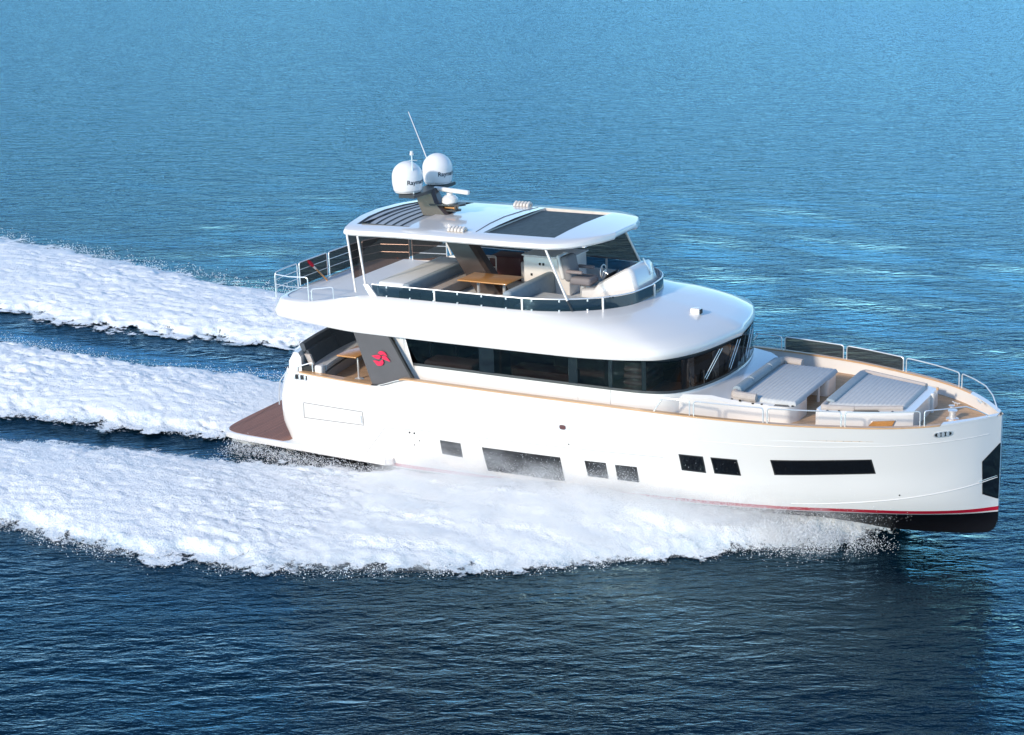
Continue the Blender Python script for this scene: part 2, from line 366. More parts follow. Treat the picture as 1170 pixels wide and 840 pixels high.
# ---------------------------------------------------------------- deckhouse
DH = [(7.25, 3.2, 0), (9, 3.22, 0), (12, 3.26, 0), (14.6, 3.26, 0), (15.35, 3.20, 0), (15.95, 2.98, 0), (16.38, 2.45, 0), (16.66, 1.6, 0), (16.8, .8, 0), (16.84, 0, 0)]
dh = cat(DH, 8)
def dh_ring(z, g=0, x0=None, x1=None):
    return [(p.x+g*(1 if i > 40 else 0), -(p.y+g), z) for i, p in enumerate(dh)] + [(p.x+g*(1 if i > 40 else 0), p.y+g, z) for i, p in list(enumerate(dh))[::-1][1:]]
MB().loft([dh_ring(2.1, .0), dh_ring(2.92, .0), dh_ring(3.02, -.02), dh_ring(3.03, -.08)], caps=False, closed=False).build('deckhouse_wall', WHITE, yacht)
MB().loft([dh_ring(3.88, -.06), dh_ring(4.1, -.06)], caps=False, closed=False).build('deckhouse_header', DARKM, yacht)
# window band: thin black border top and bottom, panes between mullions
MB().loft([dh_ring(3.015, .004), dh_ring(3.09, -.008), dh_ring(3.09, -.03), dh_ring(3.0, -.03)], caps=False, closed=False).build('window_sill', DARKM, yacht)
full_dh = dh_ring(0)
cum = [0]
for a, b in zip(full_dh[:-1], full_dh[1:]): cum.append(cum[-1]+math.dist(a, b))
TOT = cum[-1]
def at_s(s_):
    s_ = min(max(s_, 0), TOT-1e-6); i = int(np.searchsorted(cum, s_, 'right'))-1; t = (s_-cum[i])/(cum[i+1]-cum[i]); a, b = full_dh[i], full_dh[i+1]
    return a[0]*(1-t)+b[0]*t, a[1]*(1-t)+b[1]*t
def pane(s0, s1, name, m, z0=3.08, z1=3.95, g=-.012, lean=.0, parent=yacht, n=12, label=None):
    lo_, hi_ = [], []
    for i in range(n+1):
        x, y = at_s(s0+(s1-s0)*i/n); k_ = 1-(-g)/3.2
        lo_.append((x+g*.5, y*k_, z0)); hi_.append((x+g*.5-lean, y*(k_-lean*.02), z1))
    return MB().loft([lo_, hi_], caps=False, closed=False).build(name, m, parent, label=label)
def s_of_x(x):     # arc position on the starboard straight run
    return x-7.25
mull = [0.0, 0.1, 2.85, 3.3, 5.75, 6.05, 6.95, 7.08, 8.05, 8.2, 9.35]
segs = [(.08, 2.75), (3.25, 5.72), (6.0, 6.98), (7.10, 8.0), (8.12, 9.15), (9.6, 10.75)]
mid = TOT/2
front = [(mid-1.55, mid-.55), (mid-.5, mid+.5), (mid+.55, mid+1.55)]
allp = segs+front+[(TOT-b, TOT-a) for a, b in segs]
for a, b in allp: pane(a, b, 'saloon_window', SGLASS)
gaps = []
ed = sorted(allp); prev = 0.0
for a, b in ed:
    gaps.append((prev, a)); prev = b
gaps.append((prev, TOT))
for a, b in gaps: pane(a-.005, b+.005, 'window_mullion', WGLASS, g=-.006, n=6)
# side boarding door seams and handle on starboard
for x in (13.25, 14.28): MB().tube([(x, -3.262, 2.25), (x, -3.262, 3.0)], .006, 6).build('door_seam', SEAM, yacht)
MB().box(13.45, 13.85, -3.29, -3.26, 2.88, 2.91, .01).build('door_handle', STEEL, yacht)
# aft face: sliding doors of dark glass in a white bulkhead
MB().box(7.26, 7.32, -3.2, 3.2, 2.05, 4.0).build('aft_glass_door', SGLASS, yacht)
for y in (-1.6, 0, 1.6): MB().box(7.22, 7.34, y-.04, y+.04, 2.05, 4.0).build('door_frame', STEEL, yacht)
# a plain cabin behind the glass
MB().box(7.4, 16.2, -2.9, 2.9, 2.12, 2.18).build('cabin_floor', WOODIN, yacht)
MB().box(9.9, 10.6, -3.0, -2.4, 2.2, 3.9, .02).build('cabin_locker', WOODIN, yacht)
MB().box(7.9, 9.6, -3.0, -2.2, 2.2, 3.15, .1).build('cabin_sofa', BEIGE, yacht)
MB().box(10.9, 12.8, -2.9, -2.2, 2.2, 3.2, .03).build('cabin_cabinet', WOODIN, yacht)
MB().box(11.2, 12.9, -.8, .6, 2.2, 3.45, .03).build('cabin_counter', BEIGE, yacht)
for i in range(3): MB().box(14.55, 15.25, -2.95, -2.0, 3.12+i*.2, 3.24+i*.2, .04).build('cabin_locker_door', BEIGE, yacht)
MB().prism([(15.2, -1.6, 2.5), (16.2, -1.6, 2.5), (16.25, -1.6, 3.2), (15.7, -1.6, 3.4), (15.2, -1.6, 3.2)], (0, 2.4, 0)).build('wheelhouse_console', WOODIN, yacht)
MB().box(14.0, 14.6, -.9, -.2, 2.6, 3.8, .12).build('helm_armchair', BEIGE, yacht)
# wipers
for s0, s1 in ((mid-1.25, mid-2.0), (mid-.1, mid-.75), (mid+1.1, mid+.5)):
    a = at_s(s0); b = at_s(s1)
    wp = MB().tube([(a[0]+.05, a[1], 3.95), (b[0]+.06, b[1]-.02, 3.25)], .012, 6); wp.tube([(a[0]+.09, a[1]+.1, 3.95), (b[0]+.09, b[1]+.06, 3.22)], .012, 6)
    wo = wp.build('wiper', STEEL, yacht)
    MB().tube([(b[0]+.05, b[1], 3.5), (b[0]+.07, b[1]-.04, 3.12)], .018, 6).build('blade', RUBBER, wo)

# ---------------------------------------------------------------- upper deck moulding
RIM = [(2.40, 0), (2.38, 1.5), (2.42, 2.6), (2.66, 3.2), (3.35, 3.45), (5.6, 3.52), (7, 3.55), (9.5, 3.58), (12, 3.58), (14, 3.55), (15.1, 3.48), (15.95, 3.17), (16.62, 1.95), (17.0, 0)]
CO = [(2.62, 0), (2.62, 1.4), (2.66, 2.4), (2.9, 2.95), (3.5, 3.15), (5.5, 3.10), (6.2, 2.95), (9, 2.90), (11.2, 2.88), (12.2, 2.70), (12.95, 2.36), (13.6, 1.85), (14.05, 1.1), (14.2, 0)]
KSEG = 6
def ringof(pts):
    h = cat([(a, b, 0) for a, b in pts], KSEG); return h
hr, hc = ringof(RIM), ringof(CO)
for h in (hr, hc): h[0].y = 0; h[-1].y = 0
zlow = lambda x: 3.94+.20*(1-sm(x, 2.6, 6.0))+.12*sm(x, 13.0, 16.5)
zc_ = lambda x: 4.68+.30*sm(x, 3.8, 6.1)
def outline(f):
    a = [f(i, hr[i], hc[i]) for i in range(len(hr))]; return [(p[0], -p[1], p[2]) for p in a]+[(p[0], p[1], p[2]) for p in a[::-1]][1:-1]
def inset(p, d):   # towards the plan's centre line region
    cx = min(max(p.x, 4.5), 13.0); v = Vector((cx-p.x, -p.y, 0)); v = Vector((v.x, v.y, 0)); l = v.length or 1
    return Vector((p.x+v.x/l*d, p.y+v.y/l*d, 0))
def fr(d, dz):
    return lambda i, r_, c_: (inset(r_, d).x, max(0, inset(r_, d).y), zlow(r_.x)+dz)
def fm(t, up):
    def g(i, r_, c_):
        a = inset(r_, .08); z0 = zlow(r_.x)+.30; z1 = zc_(c_.x); zz_ = z0+(z1-z0)*t+up*math.sin(math.pi*t)
        return (a.x*(1-t)+c_.x*t, max(0, a.y*(1-t)+c_.y*t), zz_)
    return g
def fc(d, z=None):
    return lambda i, r_, c_: (inset(c_, d).x, max(0, inset(c_, d).y), zc_(c_.x) if z is None else z)
up = MB(); UR = [outline(q) for q in (fr(.45, .06), fr(.10, -.01), fr(.03, .0), fr(0, .05), fr(0, .15), fr(.02, .22), fm(0, 0), fm(.2, .07), fm(.4, .09), fm(.6, .08), fm(.8, .05), fm(1, 0), fc(.10), fc(.13, 4.60))]
up.loft(UR)
up.build('upper_deck', WHITE, yacht, 50)
MB().prism([(x, y, 4.645) for x, y, z in outline(fc(.11, 4.6))], (0, 0, .01)).build('flybridge_floor', WHITE2, yacht)
# small horn light on the brow
b_ = MB().box(15.55, 15.85, -.5, -.28, 4.66, 4.86, .04).build('brow_lamp', WHITE, yacht)
MB().box(15.84, 15.88, -.47, -.31, 4.70, 4.83, .01).build('lens', RUBBER, b_)
# coaming glass strip with rail and stanchions (starboard, round the front, port)
idx = [i for i in range(len(hc)) if hc[i].x > 6.15]
pth = [(hc[i].x, -hc[i].y) for i in idx]+[(hc[i].x, hc[i].y) for i in idx[::-1]][1:]
glo = [(x-.02, y*.99, 4.975) for x, y in pth]; ghi = [(x-.05, y*.985, 5.31) for x, y in pth]
MB().loft([glo, ghi], caps=False, closed=False).build('coaming_glass', CGLASS, yacht)
MB().tube([(x-.055, y*.985, 5.335) for x, y in pth], .019, 8).build('coaming_rail', STEEL, yacht)
cl = [0]
for a, b in zip(pth[:-1], pth[1:]): cl.append(cl[-1]+math.dist(a, b))
def cpos(s_):
    i = min(int(np.searchsorted(cl, s_, 'right'))-1, len(cl)-2); t = (s_-cl[i])/(cl[i+1]-cl[i]); return [pth[i][k_]*(1-t)+pth[i+1][k_]*t for k_ in (0, 1)]
for s_ in (2.15, 5.1, 7.5, 9.75, cl[-1]-7.5, cl[-1]-5.1, cl[-1]-2.15):
    x, y = cpos(s_); MB().box(x-.045, x+.015, y*.985-.02, y*.985+.02, 4.97, 5.33, .008).build('stanchion', POSTW, yacht)
for s_ in list(np.arange(.5, 7.4, .82)):
    x, y = cpos(s_)
    MB().box(x-.04, x, y-.02, y+.03, 4.98, 5.03, .005).build('glass_clamp', STEEL, yacht); MB().box(x-.04, x, y+.0, y+.05, 5.25, 5.31, .005).build('glass_clamp', STEEL, yacht)
# raked end of the coaming at its aft tips
for s_ in (-1, 1): MB().prism([(5.85, s_*2.95, 5.33), (6.05, s_*2.95, 5.33), (6.35, s_*2.97, 4.98), (6.1, s_*2.99, 4.98)], (0, -s_*.06, 0)).build('coaming_end', POSTW, yacht)

# aft railing of the flybridge: separate hooped sections, panels between the rails
def hoop(P, h, mids, name, m_panel=None, r=.019, tilt=(0, 0), slope0=0, slope1=0):
    """P: base points along the section; rounded hoop with mid rails"""
    P = [Vector(p) for p in P]; top = [p+Vector((0, 0, h)) for p in P]
    d0 = (P[1]-P[0]).normalized(); d1 = (P[-2]-P[-1]).normalized()
    top[0] = top[0]+d0*slope0; top[-1] = top[-1]+d1*slope1
    o = MB().tube(rounded([P[0]]+top+[P[-1]], .09), r, 7)
    rail = o.build(name, STEEL, yacht)
    for mh in mids:
        MB().tube([p+Vector((0, 0, mh)) for p in P], r*.7, 6).build('mid_rail', STEEL, rail)
    if m_panel:
        lo_ = [p+Vector((0, 0, .02)) for p in P]; hi_ = [t-Vector((0, 0, .01)) for t in top]
        if len(P) > 2 or True: MB().loft([lo_, hi_], caps=False, closed=False).build('panel', m_panel, rail)  # tinted sheet added to grey the view between the rails
    return rail
def rimpt(y, s_=1, d=.16):   # aft edge of the upper deck
    return None
Z0 = 4.66
hoop([(2.64, -3.06, Z0), (3.3, -3.20, Z0), (4.0, -3.22, 4.70)], .74, [.42], 'flybridge_rail')
hoop([(2.56, -2.92, Z0), (2.48, -2.4, Z0), (2.46, -1.62, Z0)], .76, [.26, .52], 'flybridge_rail')
hoop([(2.46, -1.5, Z0), (2.46, 0.05, Z0)], .76, [.26, .52], 'flybridge_rail', TINT)
hoop([(2.46, .17, Z0), (2.50, 1.9, Z0)], .76, [.26, .52], 'flybridge_rail', TINT)
hoop([(2.54, 2.02, Z0), (2.8, 2.75, Z0), (3.8, 2.98, Z0)], .76, [.26, .52], 'flybridge_rail', TINT)
hoop([(3.92, 2.98, Z0), (5.3, 2.94, 4.72)], .76, [.26, .52], 'flybridge_rail', TINT)
hoop([(4.12, -3.22, 4.72), (4.9, -3.18, 4.84)], .36, [], 'flybridge_rail')

# ---------------------------------------------------------------- hardtop
HX = [5.0, 5.12, 5.3, 5.6, 6.2, 7.0, 7.6, 9.0, 10.0, 11.0, 11.95, 12.3, 12.6, 12.9, 13.15, 13.3]
HWID = pch([4.8, 5.0, 5.12, 5.6, 9, 11.9, 12.4, 12.8, 13.1, 13.3], [2.5, 2.52, 2.56, 2.6, 2.6, 2.55, 2.32, 1.95, 1.4, .75])
def htz(x, y): return 7.05-.10*(y/2.6)**2-.05*sm(x, 11.5, 13.5)-.04*(1-sm(x, 5, 7))
HOLES = [(9.6, 11.95, -2.0, 1.95), ]
YB = [-1, -.955, -2.0/2.6, -.4, 0, .4, 1.95/2.6, .955, 1]
top = MB(); xs = sorted(set(HX+[9.6]))
xa_ = lambda x, yf: x - .46*(1-yf*yf)*(1-sm(x, 5.2, 7.6))
def yv(x, f): return f*HWID(x)
G = [[(xa_(x, f), yv(x, f), htz(x, yv(x, f))+(-.035 if abs(f) == 1 else 0)) for f in YB] for x in xs]
verts = [p for r_ in G for p in r_]; faces = []; nY = len(YB)
for i in range(len(xs)-1):
    for j in range(nY-1):
        if xs[i] >= 9.59 and xs[i+1] <= 11.96 and 2 <= j < 6: continue
        if 5.25 < xs[i] and xs[i+1] <= 7.01 and 2 <= j < 6: continue
        faces.append((i*nY+j, i*nY+j+1, (i+1)*nY+j+1, (i+1)*nY+j))
top.add(verts, faces)
# rim skirt and soffit
peri = [G[i][0] for i in range(len(xs))]+[G[-1][j] for j in range(1, nY)]+[G[i][-1] for i in range(len(xs)-2, -1, -1)]+[G[0][j] for j in range(nY-2, 0, -1)]
def shr(p, d, dz): cx = min(max(p[0], 6.2), 12.3); v = Vector((cx-p[0], -p[1])); l = v.length or 1; return (p[0]+v.x/l*d, p[1]+v.y/l*d, p[2]+dz)
top.loft([peri, [shr(p, -.03, -.05) for p in peri], [shr(p, -.035, -.12) for p in peri], [shr(p, .01, -.165) for p in peri], [shr(p, .12, -.17) for p in peri]], caps=False)
soff = [shr(p, .12, -.17) for p in peri]
ht = top.build('hardtop', WHITE, yacht, 35)
# soffit as two fields so the openings stay open
MB().box(5.35, 7.0, -2.40, 2.40, 6.75, 6.765).build('soffit_panel', WHITE2, ht)
MB().box(7.0, 9.58, -2.45, 2.45, 6.75, 6.77).build('soffit_panel', WHITE2, ht)
MB().box(11.97, 12.9, -1.9, 1.9, 6.75, 6.77).build('soffit_panel', WHITE2, ht)
for a, b in ((-2.45, -2.0), (1.97, 2.45)): MB().box(9.58, 11.97, a, b, 6.75, 6.77).build('soffit_panel', WHITE2, ht)
# sunroof well
well = MB(); x0, x1, y0, y1 = 9.6, 11.95, -2.0*HWID(10)/2.6, 1.95*HWID(10)/2.6
well.loft([[(x0, y0, htz(x0, y0)), (x1, -2.0*HWID(11.9)/2.6, htz(x1, y0)), (x1, 1.95*HWID(11.9)/2.6, htz(x1, y1)), (x0, y1, htz(x0, y1))], [(x0, y0, 6.78), (x1, y0, 6.78), (x1, y1, 6.78), (x0, y1, 6.78)]], caps=False)
well.build('sunroof_frame', RIB, ht)
sg = MB().box(x0+.02, x1-.02, y0+.02, y1-.22, 6.93, 6.95).build('sunroof_glass', SUNGL, ht)
# raised sunroof cassette edge and ribbed vents at both sides
MB().tube([(9.35, -2.0, htz(9.3, 2)+.005), (9.25, -1, htz(9, 1)+.01), (9.2, 0, htz(9, 0)+.01), (9.25, 1, htz(9, 1)+.01), (9.35, 1.95, htz(9, 2)+.005)], .012, 6).build('panel_seam', SEAM, ht)
for yy in (-2.05, 2.05):
    v = MB()
    for i in range(5):
        xx = 8.52+i*.115; zt = htz(xx, yy)
        v.tube([(xx, yy-.14, zt), (xx, yy-.11, zt+.06), (xx, yy, zt+.11), (xx, yy+.11, zt+.06), (xx, yy+.14, zt)], .05, 8)
    v.build('ribbed_vent', RIB, ht)
# aft louvres: dark well, plain panel, black strips painted for the shaded gaps
lv = MB().box(5.32, 6.98, -1.95, 1.95, 6.80, 6.82).build('louvre_well', DARKM, ht)
lw = MB(); lw.loft([[(5.3, -2, 7.0), (7.0, -2, 7.0), (7.0, 1.95, 7.0), (5.3, 1.95, 7.0)], [(5.3, -2, 6.8), (7.0, -2, 6.8), (7.0, 1.95, 6.8), (5.3, 1.95, 6.8)]], caps=False); lw.build('louvre_frame', DARKM, ht)
lp = []
for t in np.linspace(-1, 1, 17):
    y = t*1.97; lp.append([(xa_(5.27, t*.76), y, 6.985-.06*t*t), (xa_(6.99, t*.76), y, 6.985-.06*t*t)])
MB().loft(lp, caps=False, closed=False).build('louvre_panel', SLAT, ht)
for i in range(6):
    bx = 5.32+i*.26
    rows = []
    for t in np.linspace(-1, 1, 17):
        y = t*1.93; x = xa_(bx, t*.76); zt = 6.985-.06*t*t
        rows.append([(x, y, zt+.004), (x+.075, y, zt+.004), (x+.075, y, zt+.012), (x, y, zt+.012)])
    MB().loft(rows).build('louvre_gap_strip', RUBBER, ht)
# roof posts
def rpost(a, b, r=.034, name='roof_post'): return MB().tube([a, b], r, 10).build(name, POSTW, yacht)
rpost((5.07, -2.52, 6.86), (5.52, -2.86, 5.02)); rpost((5.45, -2.52, 6.86), (5.92, -2.88, 5.15))
rpost((5.07, 2.5, 6.86), (5.52, 2.86, 5.0)); rpost((5.45, 2.5, 6.86), (5.92, 2.88, 5.1))
rpost((11.85, -2.45, 6.87), (12.62, -2.55, 5.30)); rpost((11.85, 2.45, 6.87), (12.62, 2.55, 5.30))
MB().tube([(12.62, -2.55, 5.3), (12.75, -2.5, 5.0)], .03, 8).build('post_foot', DARKM, yacht)
# tinted sheets added to grey the view through port and aft openings
MB().loft([[(5.1, 2.5, 6.84), (11.9, 2.45, 6.84)], [(5.75, 2.86, 5.36), (12.6, 2.58, 5.36)]], caps=False, closed=False).build('port_tint_sheet', TINT, yacht)
MB().loft([[(5.06, -2.46, 6.84), (5.06, 2.46, 6.84)], [(5.46, -2.8, 5.44), (5.46, 2.8, 5.44)]], caps=False, closed=False).build('aft_tint_sheet', TINT, yacht)

# ---------------------------------------------------------------- mast, domes, radar
def blade(pts, wa, wb, name, m):
    rings = [[(x-wx/2, -wy/2, z), (x+wx/2-.1, -wy/2, z), (x+wx/2, -wy/2+.1, z), (x+wx/2, wy/2-.1, z), (x+wx/2-.1, wy/2, z), (x-wx/2, wy/2, z)] for x, z, wx, wy in pts]
    return MB().loft(rings).build(name, m, yacht, 25)
blade([(8.75, 4.65, .95, .55), (7.25, 6.8, .85, .5)], 0, 0, 'roof_pylon', PYL)
mast = blade([(6.95, 7.0, .95, .62), (6.62, 7.4, .7, .5), (6.5, 7.78, .62, .42)], 0, 0, 'mast', PYL)
MB().loft([[(6.22, y, 7.70-.0*abs(y)), (6.78, y, 7.70), (6.78, y, 7.80), (6.22, y, 7.80)] for y in (-1.25, -.5, 0, .5, 1.25)]).build('crossarm', DARKM, mast)
MB().loft([[(6.7, -.28, z) , (7.75, -.2, z+.02), (7.85, 0, z+.02), (7.75, .2, z+.02), (6.7, .28, z)] for z in (7.30, 7.36)]).build('radar_shelf', DARKM, mast)
MB().loft([[(6.8, -.2, z) , (7.6, -.16, z), (7.68, 0, z), (7.6, .16, z), (6.8, .2, z)] for z in (7.14, 7.18)]).build('horn_shelf', DARKM, mast)
for yy in (-.08, .08):
    MB().tube([(7.1, yy, 7.24), (7.42, yy, 7.24), (7.52, yy, 7.24)], [.022, .035, .06], 10).build('horn', VARN, mast)
radar = MB().lathe((7.3, 0, 7.36), [(.01, 0), (.23, 0), (.26, .05), (.25, .16), (.18, .24), (.10, .27), (.10, .33), (.01, .33)], 24).build('radar_pedestal', WHITE, mast)
MB().box(6.62, 8.12, -.07, .07, 7.70, 7.84, .05, rz=R(-14)).build('radar_scanner', WHITE, mast)
for (dx, dy), lb in zip(((6.28, -.8), (6.40, .8)), ('aft starboard satellite dome with a small light mast behind', 'port satellite dome beside the whip antenna')):
    zb = 7.84; Rr = .475
    prof = [(.30, -.04), (.40, -.02), (.43, .04)]+[(Rr*(.93+.07*sm(t, 0, .5)) , .05+.40*t) for t in (0, .25, .5, .75, 1)]+[(Rr*math.cos(a), .45+.47*math.sin(a)) for a in np.linspace(.12, math.pi/2-.02, 12)]
    dome = MB().lathe((dx, dy, zb), prof, 40).build('satellite_dome', vary(mat('dome_white', (.78, .75, .73), .35, coat=.3), 1, .01), yacht, 40, lb)
    MB().lathe((dx, dy, zb-.05), [(.02, 0), (.36, 0), (.36, .03), (.02, .03)], 28).build('dome_base', DARKM, dome)
    # lettering wrapped round the dome
    fc_ = bpy.data.curves.new('t', 'FONT'); fc_.body = 'Raymarine'; fc_.size = .19; fc_.align_x = 'LEFT'; fc_.space_character = 1.02; fc_.offset = .004
    to = bpy.data.objects.new('t', fc_); COL.objects.link(to); bpy.context.view_layer.update()
    me = bpy.data.meshes.new_from_object(to); bpy.data.objects.remove(to)
    a0 = R(-60) if dy < 0 else R(-58)
    bm = bmesh.new(); bm.from_mesh(me); bmesh.ops.subdivide_edges(bm, edges=[e for e in bm.edges if e.calc_length() > .03], cuts=2)
    for v in bm.verts:
        a = a0+v.co.x/Rr; rr = Rr*1.006+.003; v.co = Vector((dx+rr*math.cos(a), dy+rr*math.sin(a), zb+.26+v.co.y))
    bm.to_mesh(me); bm.free(); me.materials.clear(); me.materials.append(INK)
    tob = bpy.data.objects.new('dome_lettering', me); COL.objects.link(tob); tob.parent = dome
MB().tube([(5.98, 1.0, 7.8), (5.90, 1.0, 8.55), (5.30, 1.0, 10.0)], [.02, .016, .008], 8).build('whip_antenna', WHITE, mast)
lm = MB().tube([(6.62, -1.02, 7.8), (6.62, -1.02, 8.95), (6.62, -1.02, 9.0)], [.022, .02, .02], 8).build('light_mast', STEEL, mast)
MB().lathe((6.62, -1.02, 9.0), [(.01, 0), (.06, 0), (.065, .05), (.05, .06), (.05, .12), (.01, .13)], 14).build('anchor_light', WHITE, lm)
MB().tube([(6.5, -1.12, 8.82), (6.62, -1.02, 8.84), (6.74, -.92, 8.82)], .014, 6).build('light_bracket', STEEL, lm)

# ---------------------------------------------------------------- grey wing with emblem, starboard and port
for s_ in (-1, 1):
    wing = MB().prism([(5.74, s_*3.47, 3.97), (6.98, s_*3.47, 3.95), (7.78, s_*3.50, 2.69), (6.35, s_*3.49, 2.33)], (0, -s_*.06, 0)).build('wing_panel', GREYP, yacht)
    MB().prism([(6.97, s_*3.475, 3.97), (7.05, s_*3.475, 3.97), (7.84, s_*3.50, 2.69), (7.78, s_*3.505, 2.67)], (0, -s_*.09, 0)).build('edge_trim', RUBBER, wing)
    MB().prism([(7.0, s_*3.28, 3.98), (7.40, s_*3.24, 3.98), (7.40, s_*3.23, 2.3), (7.9, s_*3.28, 2.3)], (0, -s_*.04, 0)).build('quarter_pillar', WHITE, yacht)
    em = MB()
    cx, cz, k_ = 6.72, 3.22, .0052
    # four curved flames read from the photo's emblem, in hundredths of its width
    def flame(P):
        pts = cat([(cx+a*k_, s_*3.53, cz+b*k_) for a, b in P]+[(cx+P[0][0]*k_, s_*3.53, cz+P[0][1]*k_)], 4)[:-1]; em.prism(pts, (0, -s_*.01, 0))
    flame([(-18, 30), (0, 44), (26, 42), (40, 30), (48, 18), (22, 26), (4, 20), (-6, 26)])
    flame([(-62, 10), (-36, 16), (-14, 20), (2, 14), (0, 4), (-12, -6), (-36, -2)])
    flame([(10, 16), (26, 20), (44, 12), (66, -12), (40, -8), (24, -4), (12, 0)])
    flame([(-54, -18), (-30, -16), (-8, -20), (12, -6), (20, -24), (6, -42), (-22, -46), (-34, -36)])
    em.build('emblem', PINK, wing)

# ---------------------------------------------------------------- cockpit
def arcx(y, x0=3.3): return x0+.045*y*y
def sweep_y(prof, ya, yb, x0, n=25):
    rows = []
    for y in np.linspace(ya, yb, n):
        rows.append([(arcx(y, x0)+px, y, pz) for px, pz in prof])
    return MB().loft(rows)
sweep_y([(-.45, 2.1), (.05, 2.1), (.05, 2.85), (-.05, 3.0), (-.22, 3.0), (-.42, 2.7)], -3.28, 3.28, 3.05, 30).build('stern_coaming', WHITE, yacht, 40)
sofa = thing('cockpit_sofa', 'curved charcoal sofa with two-tier back in the aft cockpit behind the grey wing', 'sofa', (3.9, 0, 2.05))
sweep_y([(.1, 2.05), (.78, 2.05), (.78, 2.34), (.1, 2.34)], -2.95, 2.95, 3.12).build('sofa_base', BEIGE, sofa)
sweep_y([(.1, 2.34), (.70, 2.34), (.70, 2.40), (.1, 2.40)], -2.95, 2.95, 3.12).build('seat_shadow_strip', DGREY, sofa)  # charcoal strip painted as the shade in the gap under the cushions
for a, b in ((-2.95, -1.0), (-.97, .97), (1.0, 2.95)):
    sweep_y([(.1, 2.40), (.76, 2.40), (.80, 2.44), (.80, 2.52), (.76, 2.56), (.1, 2.56)], a, b, 3.12, 10).build('seat_cushion', LGREY, sofa)
    sweep_y([(.14, 2.56), (.30, 2.56), (.14, 2.98), (.08, 3.01), (.0, 2.98)], a, b, 3.12, 10).build('back_cushion', DGREY, sofa)
    sweep_y([(-.10, 2.95), (.06, 2.95), (-.02, 3.20), (-.10, 3.22), (-.20, 3.18)], a, b, 3.12, 10).build('head_cushion', DGREY, sofa)
for y in (-3.0, 3.0):
    MB().prism([(arcx(3)-.2+.02, y-.04, 2.9), (arcx(3)+.05, y-.04, 2.9), (arcx(3)+.22, y-.04, 2.50), (arcx(3)+.05, y-.04, 2.50)], (0, .08, 0)).build('end_bolster', BEIGE, sofa)
ct = thing('cockpit_table', 'small teak table on one chrome leg in the aft cockpit', 'table', (5.05, -1.6, 2.05))
MB().box(4.45, 5.2, -2.6, -1.05, 2.80, 2.85, .02).build('tabletop', VARN, ct)
MB().tube([(5.05, -2.3, 2.05), (5.05, -2.3, 2.8)], .035, 12).build('leg', STEEL, ct)
MB().lathe((5.05, -2.3, 2.05), [(.01, 0), (.15, 0), (.13, .02), (.04, .05), (.01, .05)], 20).build('foot', STEEL, ct)
MB().box(3.98, 4.28, -3.2, -2.95, 2.05, 2.62, .07).build('sofa_end_wall', WHITE, yacht)
g_ = MB(); g_.tube(rounded([(3.45, -3.3, 2.40), (3.45, -3.3, 2.55), (3.98, -3.25, 2.72), (3.98, -3.25, 2.42)], .05), .02, 8); g_.build('grab_rail', STEEL, yacht)
MB().prism([(3.45, -3.24, 2.40), (3.95, -3.2, 2.40), (3.95, -3.2, 2.62), (3.45, -3.24, 2.5)], (0, .05, 0)).build('locker_opening', RUBBER, yacht)
MB().tube([(2.98, -3.28, 2.32), (2.72, -3.3, 2.0), (2.5, -3.1, 1.5), (2.4, -3.0, 1.1)], .02, 6).build('boarding_handrail', STEEL, yacht)
# furled ensign on a varnished staff at the stern of the flybridge
ens = thing('furled_ensign', 'furled red and white flag on a varnished staff at the aft rail', 'flag', (2.85, -.55, 4.66))
MB().tube([(2.85, -.55, 4.66), (2.42, -.95, 5.36)], .028, 8).build('staff', VARN, ens)
MB().tube([(2.54, -.84, 5.16), (2.50, -.88, 5.24), (2.45, -.93, 5.32), (2.42, -.96, 5.38)], [.04, .06, .06, .03], 8).build('flag_cloth', FLAG, ens)
MB().tube([(2.60, -.78, 5.06), (2.54, -.84, 5.16)], [.03, .04], 8).build('flag_hoist', RIB, ens)

# ---------------------------------------------------------------- flybridge furniture
bar = MB().box(5.9, 6.95, -2.35, 1.5, 4.65, 5.28, .12, 4).build('seat_moulding', WHITE2, yacht)
MB().box(5.6, 6.3, -1.6, 1.9, 4.65, 5.12, .15, 4).build('sunpad_moulding', WHITE, yacht)
fs_ = thing('flybridge_sofa', 'U-shaped grey and beige dinette sofa round the flybridge table', 'sofa', (8.9, -1.5, 4.66))
MB().box(6.97, 7.22, -2.5, 1.2, 4.95, 5.32, .07).build('aft_backrest', BLUEG, fs_)
MB().box(6.97, 7.75, -2.7, 1.2, 4.66, 5.0, .05).build('aft_seat', BEIGE, fs_)
for a, b in ((7.0, 7.75), (7.78, 9.4), (9.43, 10.4)): MB().box(a, b, -2.78, -2.3, 4.9, 5.17, .05).build('side_backrest', BEIGE, fs_)
MB().box(7.2, 10.4, -2.3, -1.75, 4.66, 5.0, .05).build('side_seat', BLUEG, fs_)
MB().box(9.9, 10.45, -2.3, .5, 4.66, 5.0, .05).build('forward_seat', BLUEG, fs_)
MB().box(10.45, 10.75, -2.5, .9, 4.66, 5.38, .1, ry=R(-6)).build('forward_backrest', BLUEG, fs_)
pad = thing('flybridge_sunpad', 'flat grey sunpad beside the helm on the flybridge', 'sunpad', (11.8, -1.6, 4.66))
MB().prism(rounded([(10.85, -2.5, 4.70), (10.85, -2.66, 4.70), (11.6, -2.62, 4.70), (12.5, -2.32, 4.70), (13.2, -1.7, 4.70), (13.1, -.95, 4.70), (10.85, -.75, 4.70), (10.85, -2.5, 4.70)], .1)[:-1], (0, 0, .30)).build('sunpad_cushion', LGREY, pad)
ft = thing('flybridge_table', 'rectangular varnished teak dining table on the flybridge', 'table', (9.2, -1.0, 4.66))
MB().box(8.32, 10.05, -1.5, -.42, 5.30, 5.345, .02).build('tabletop', VARN, ft)
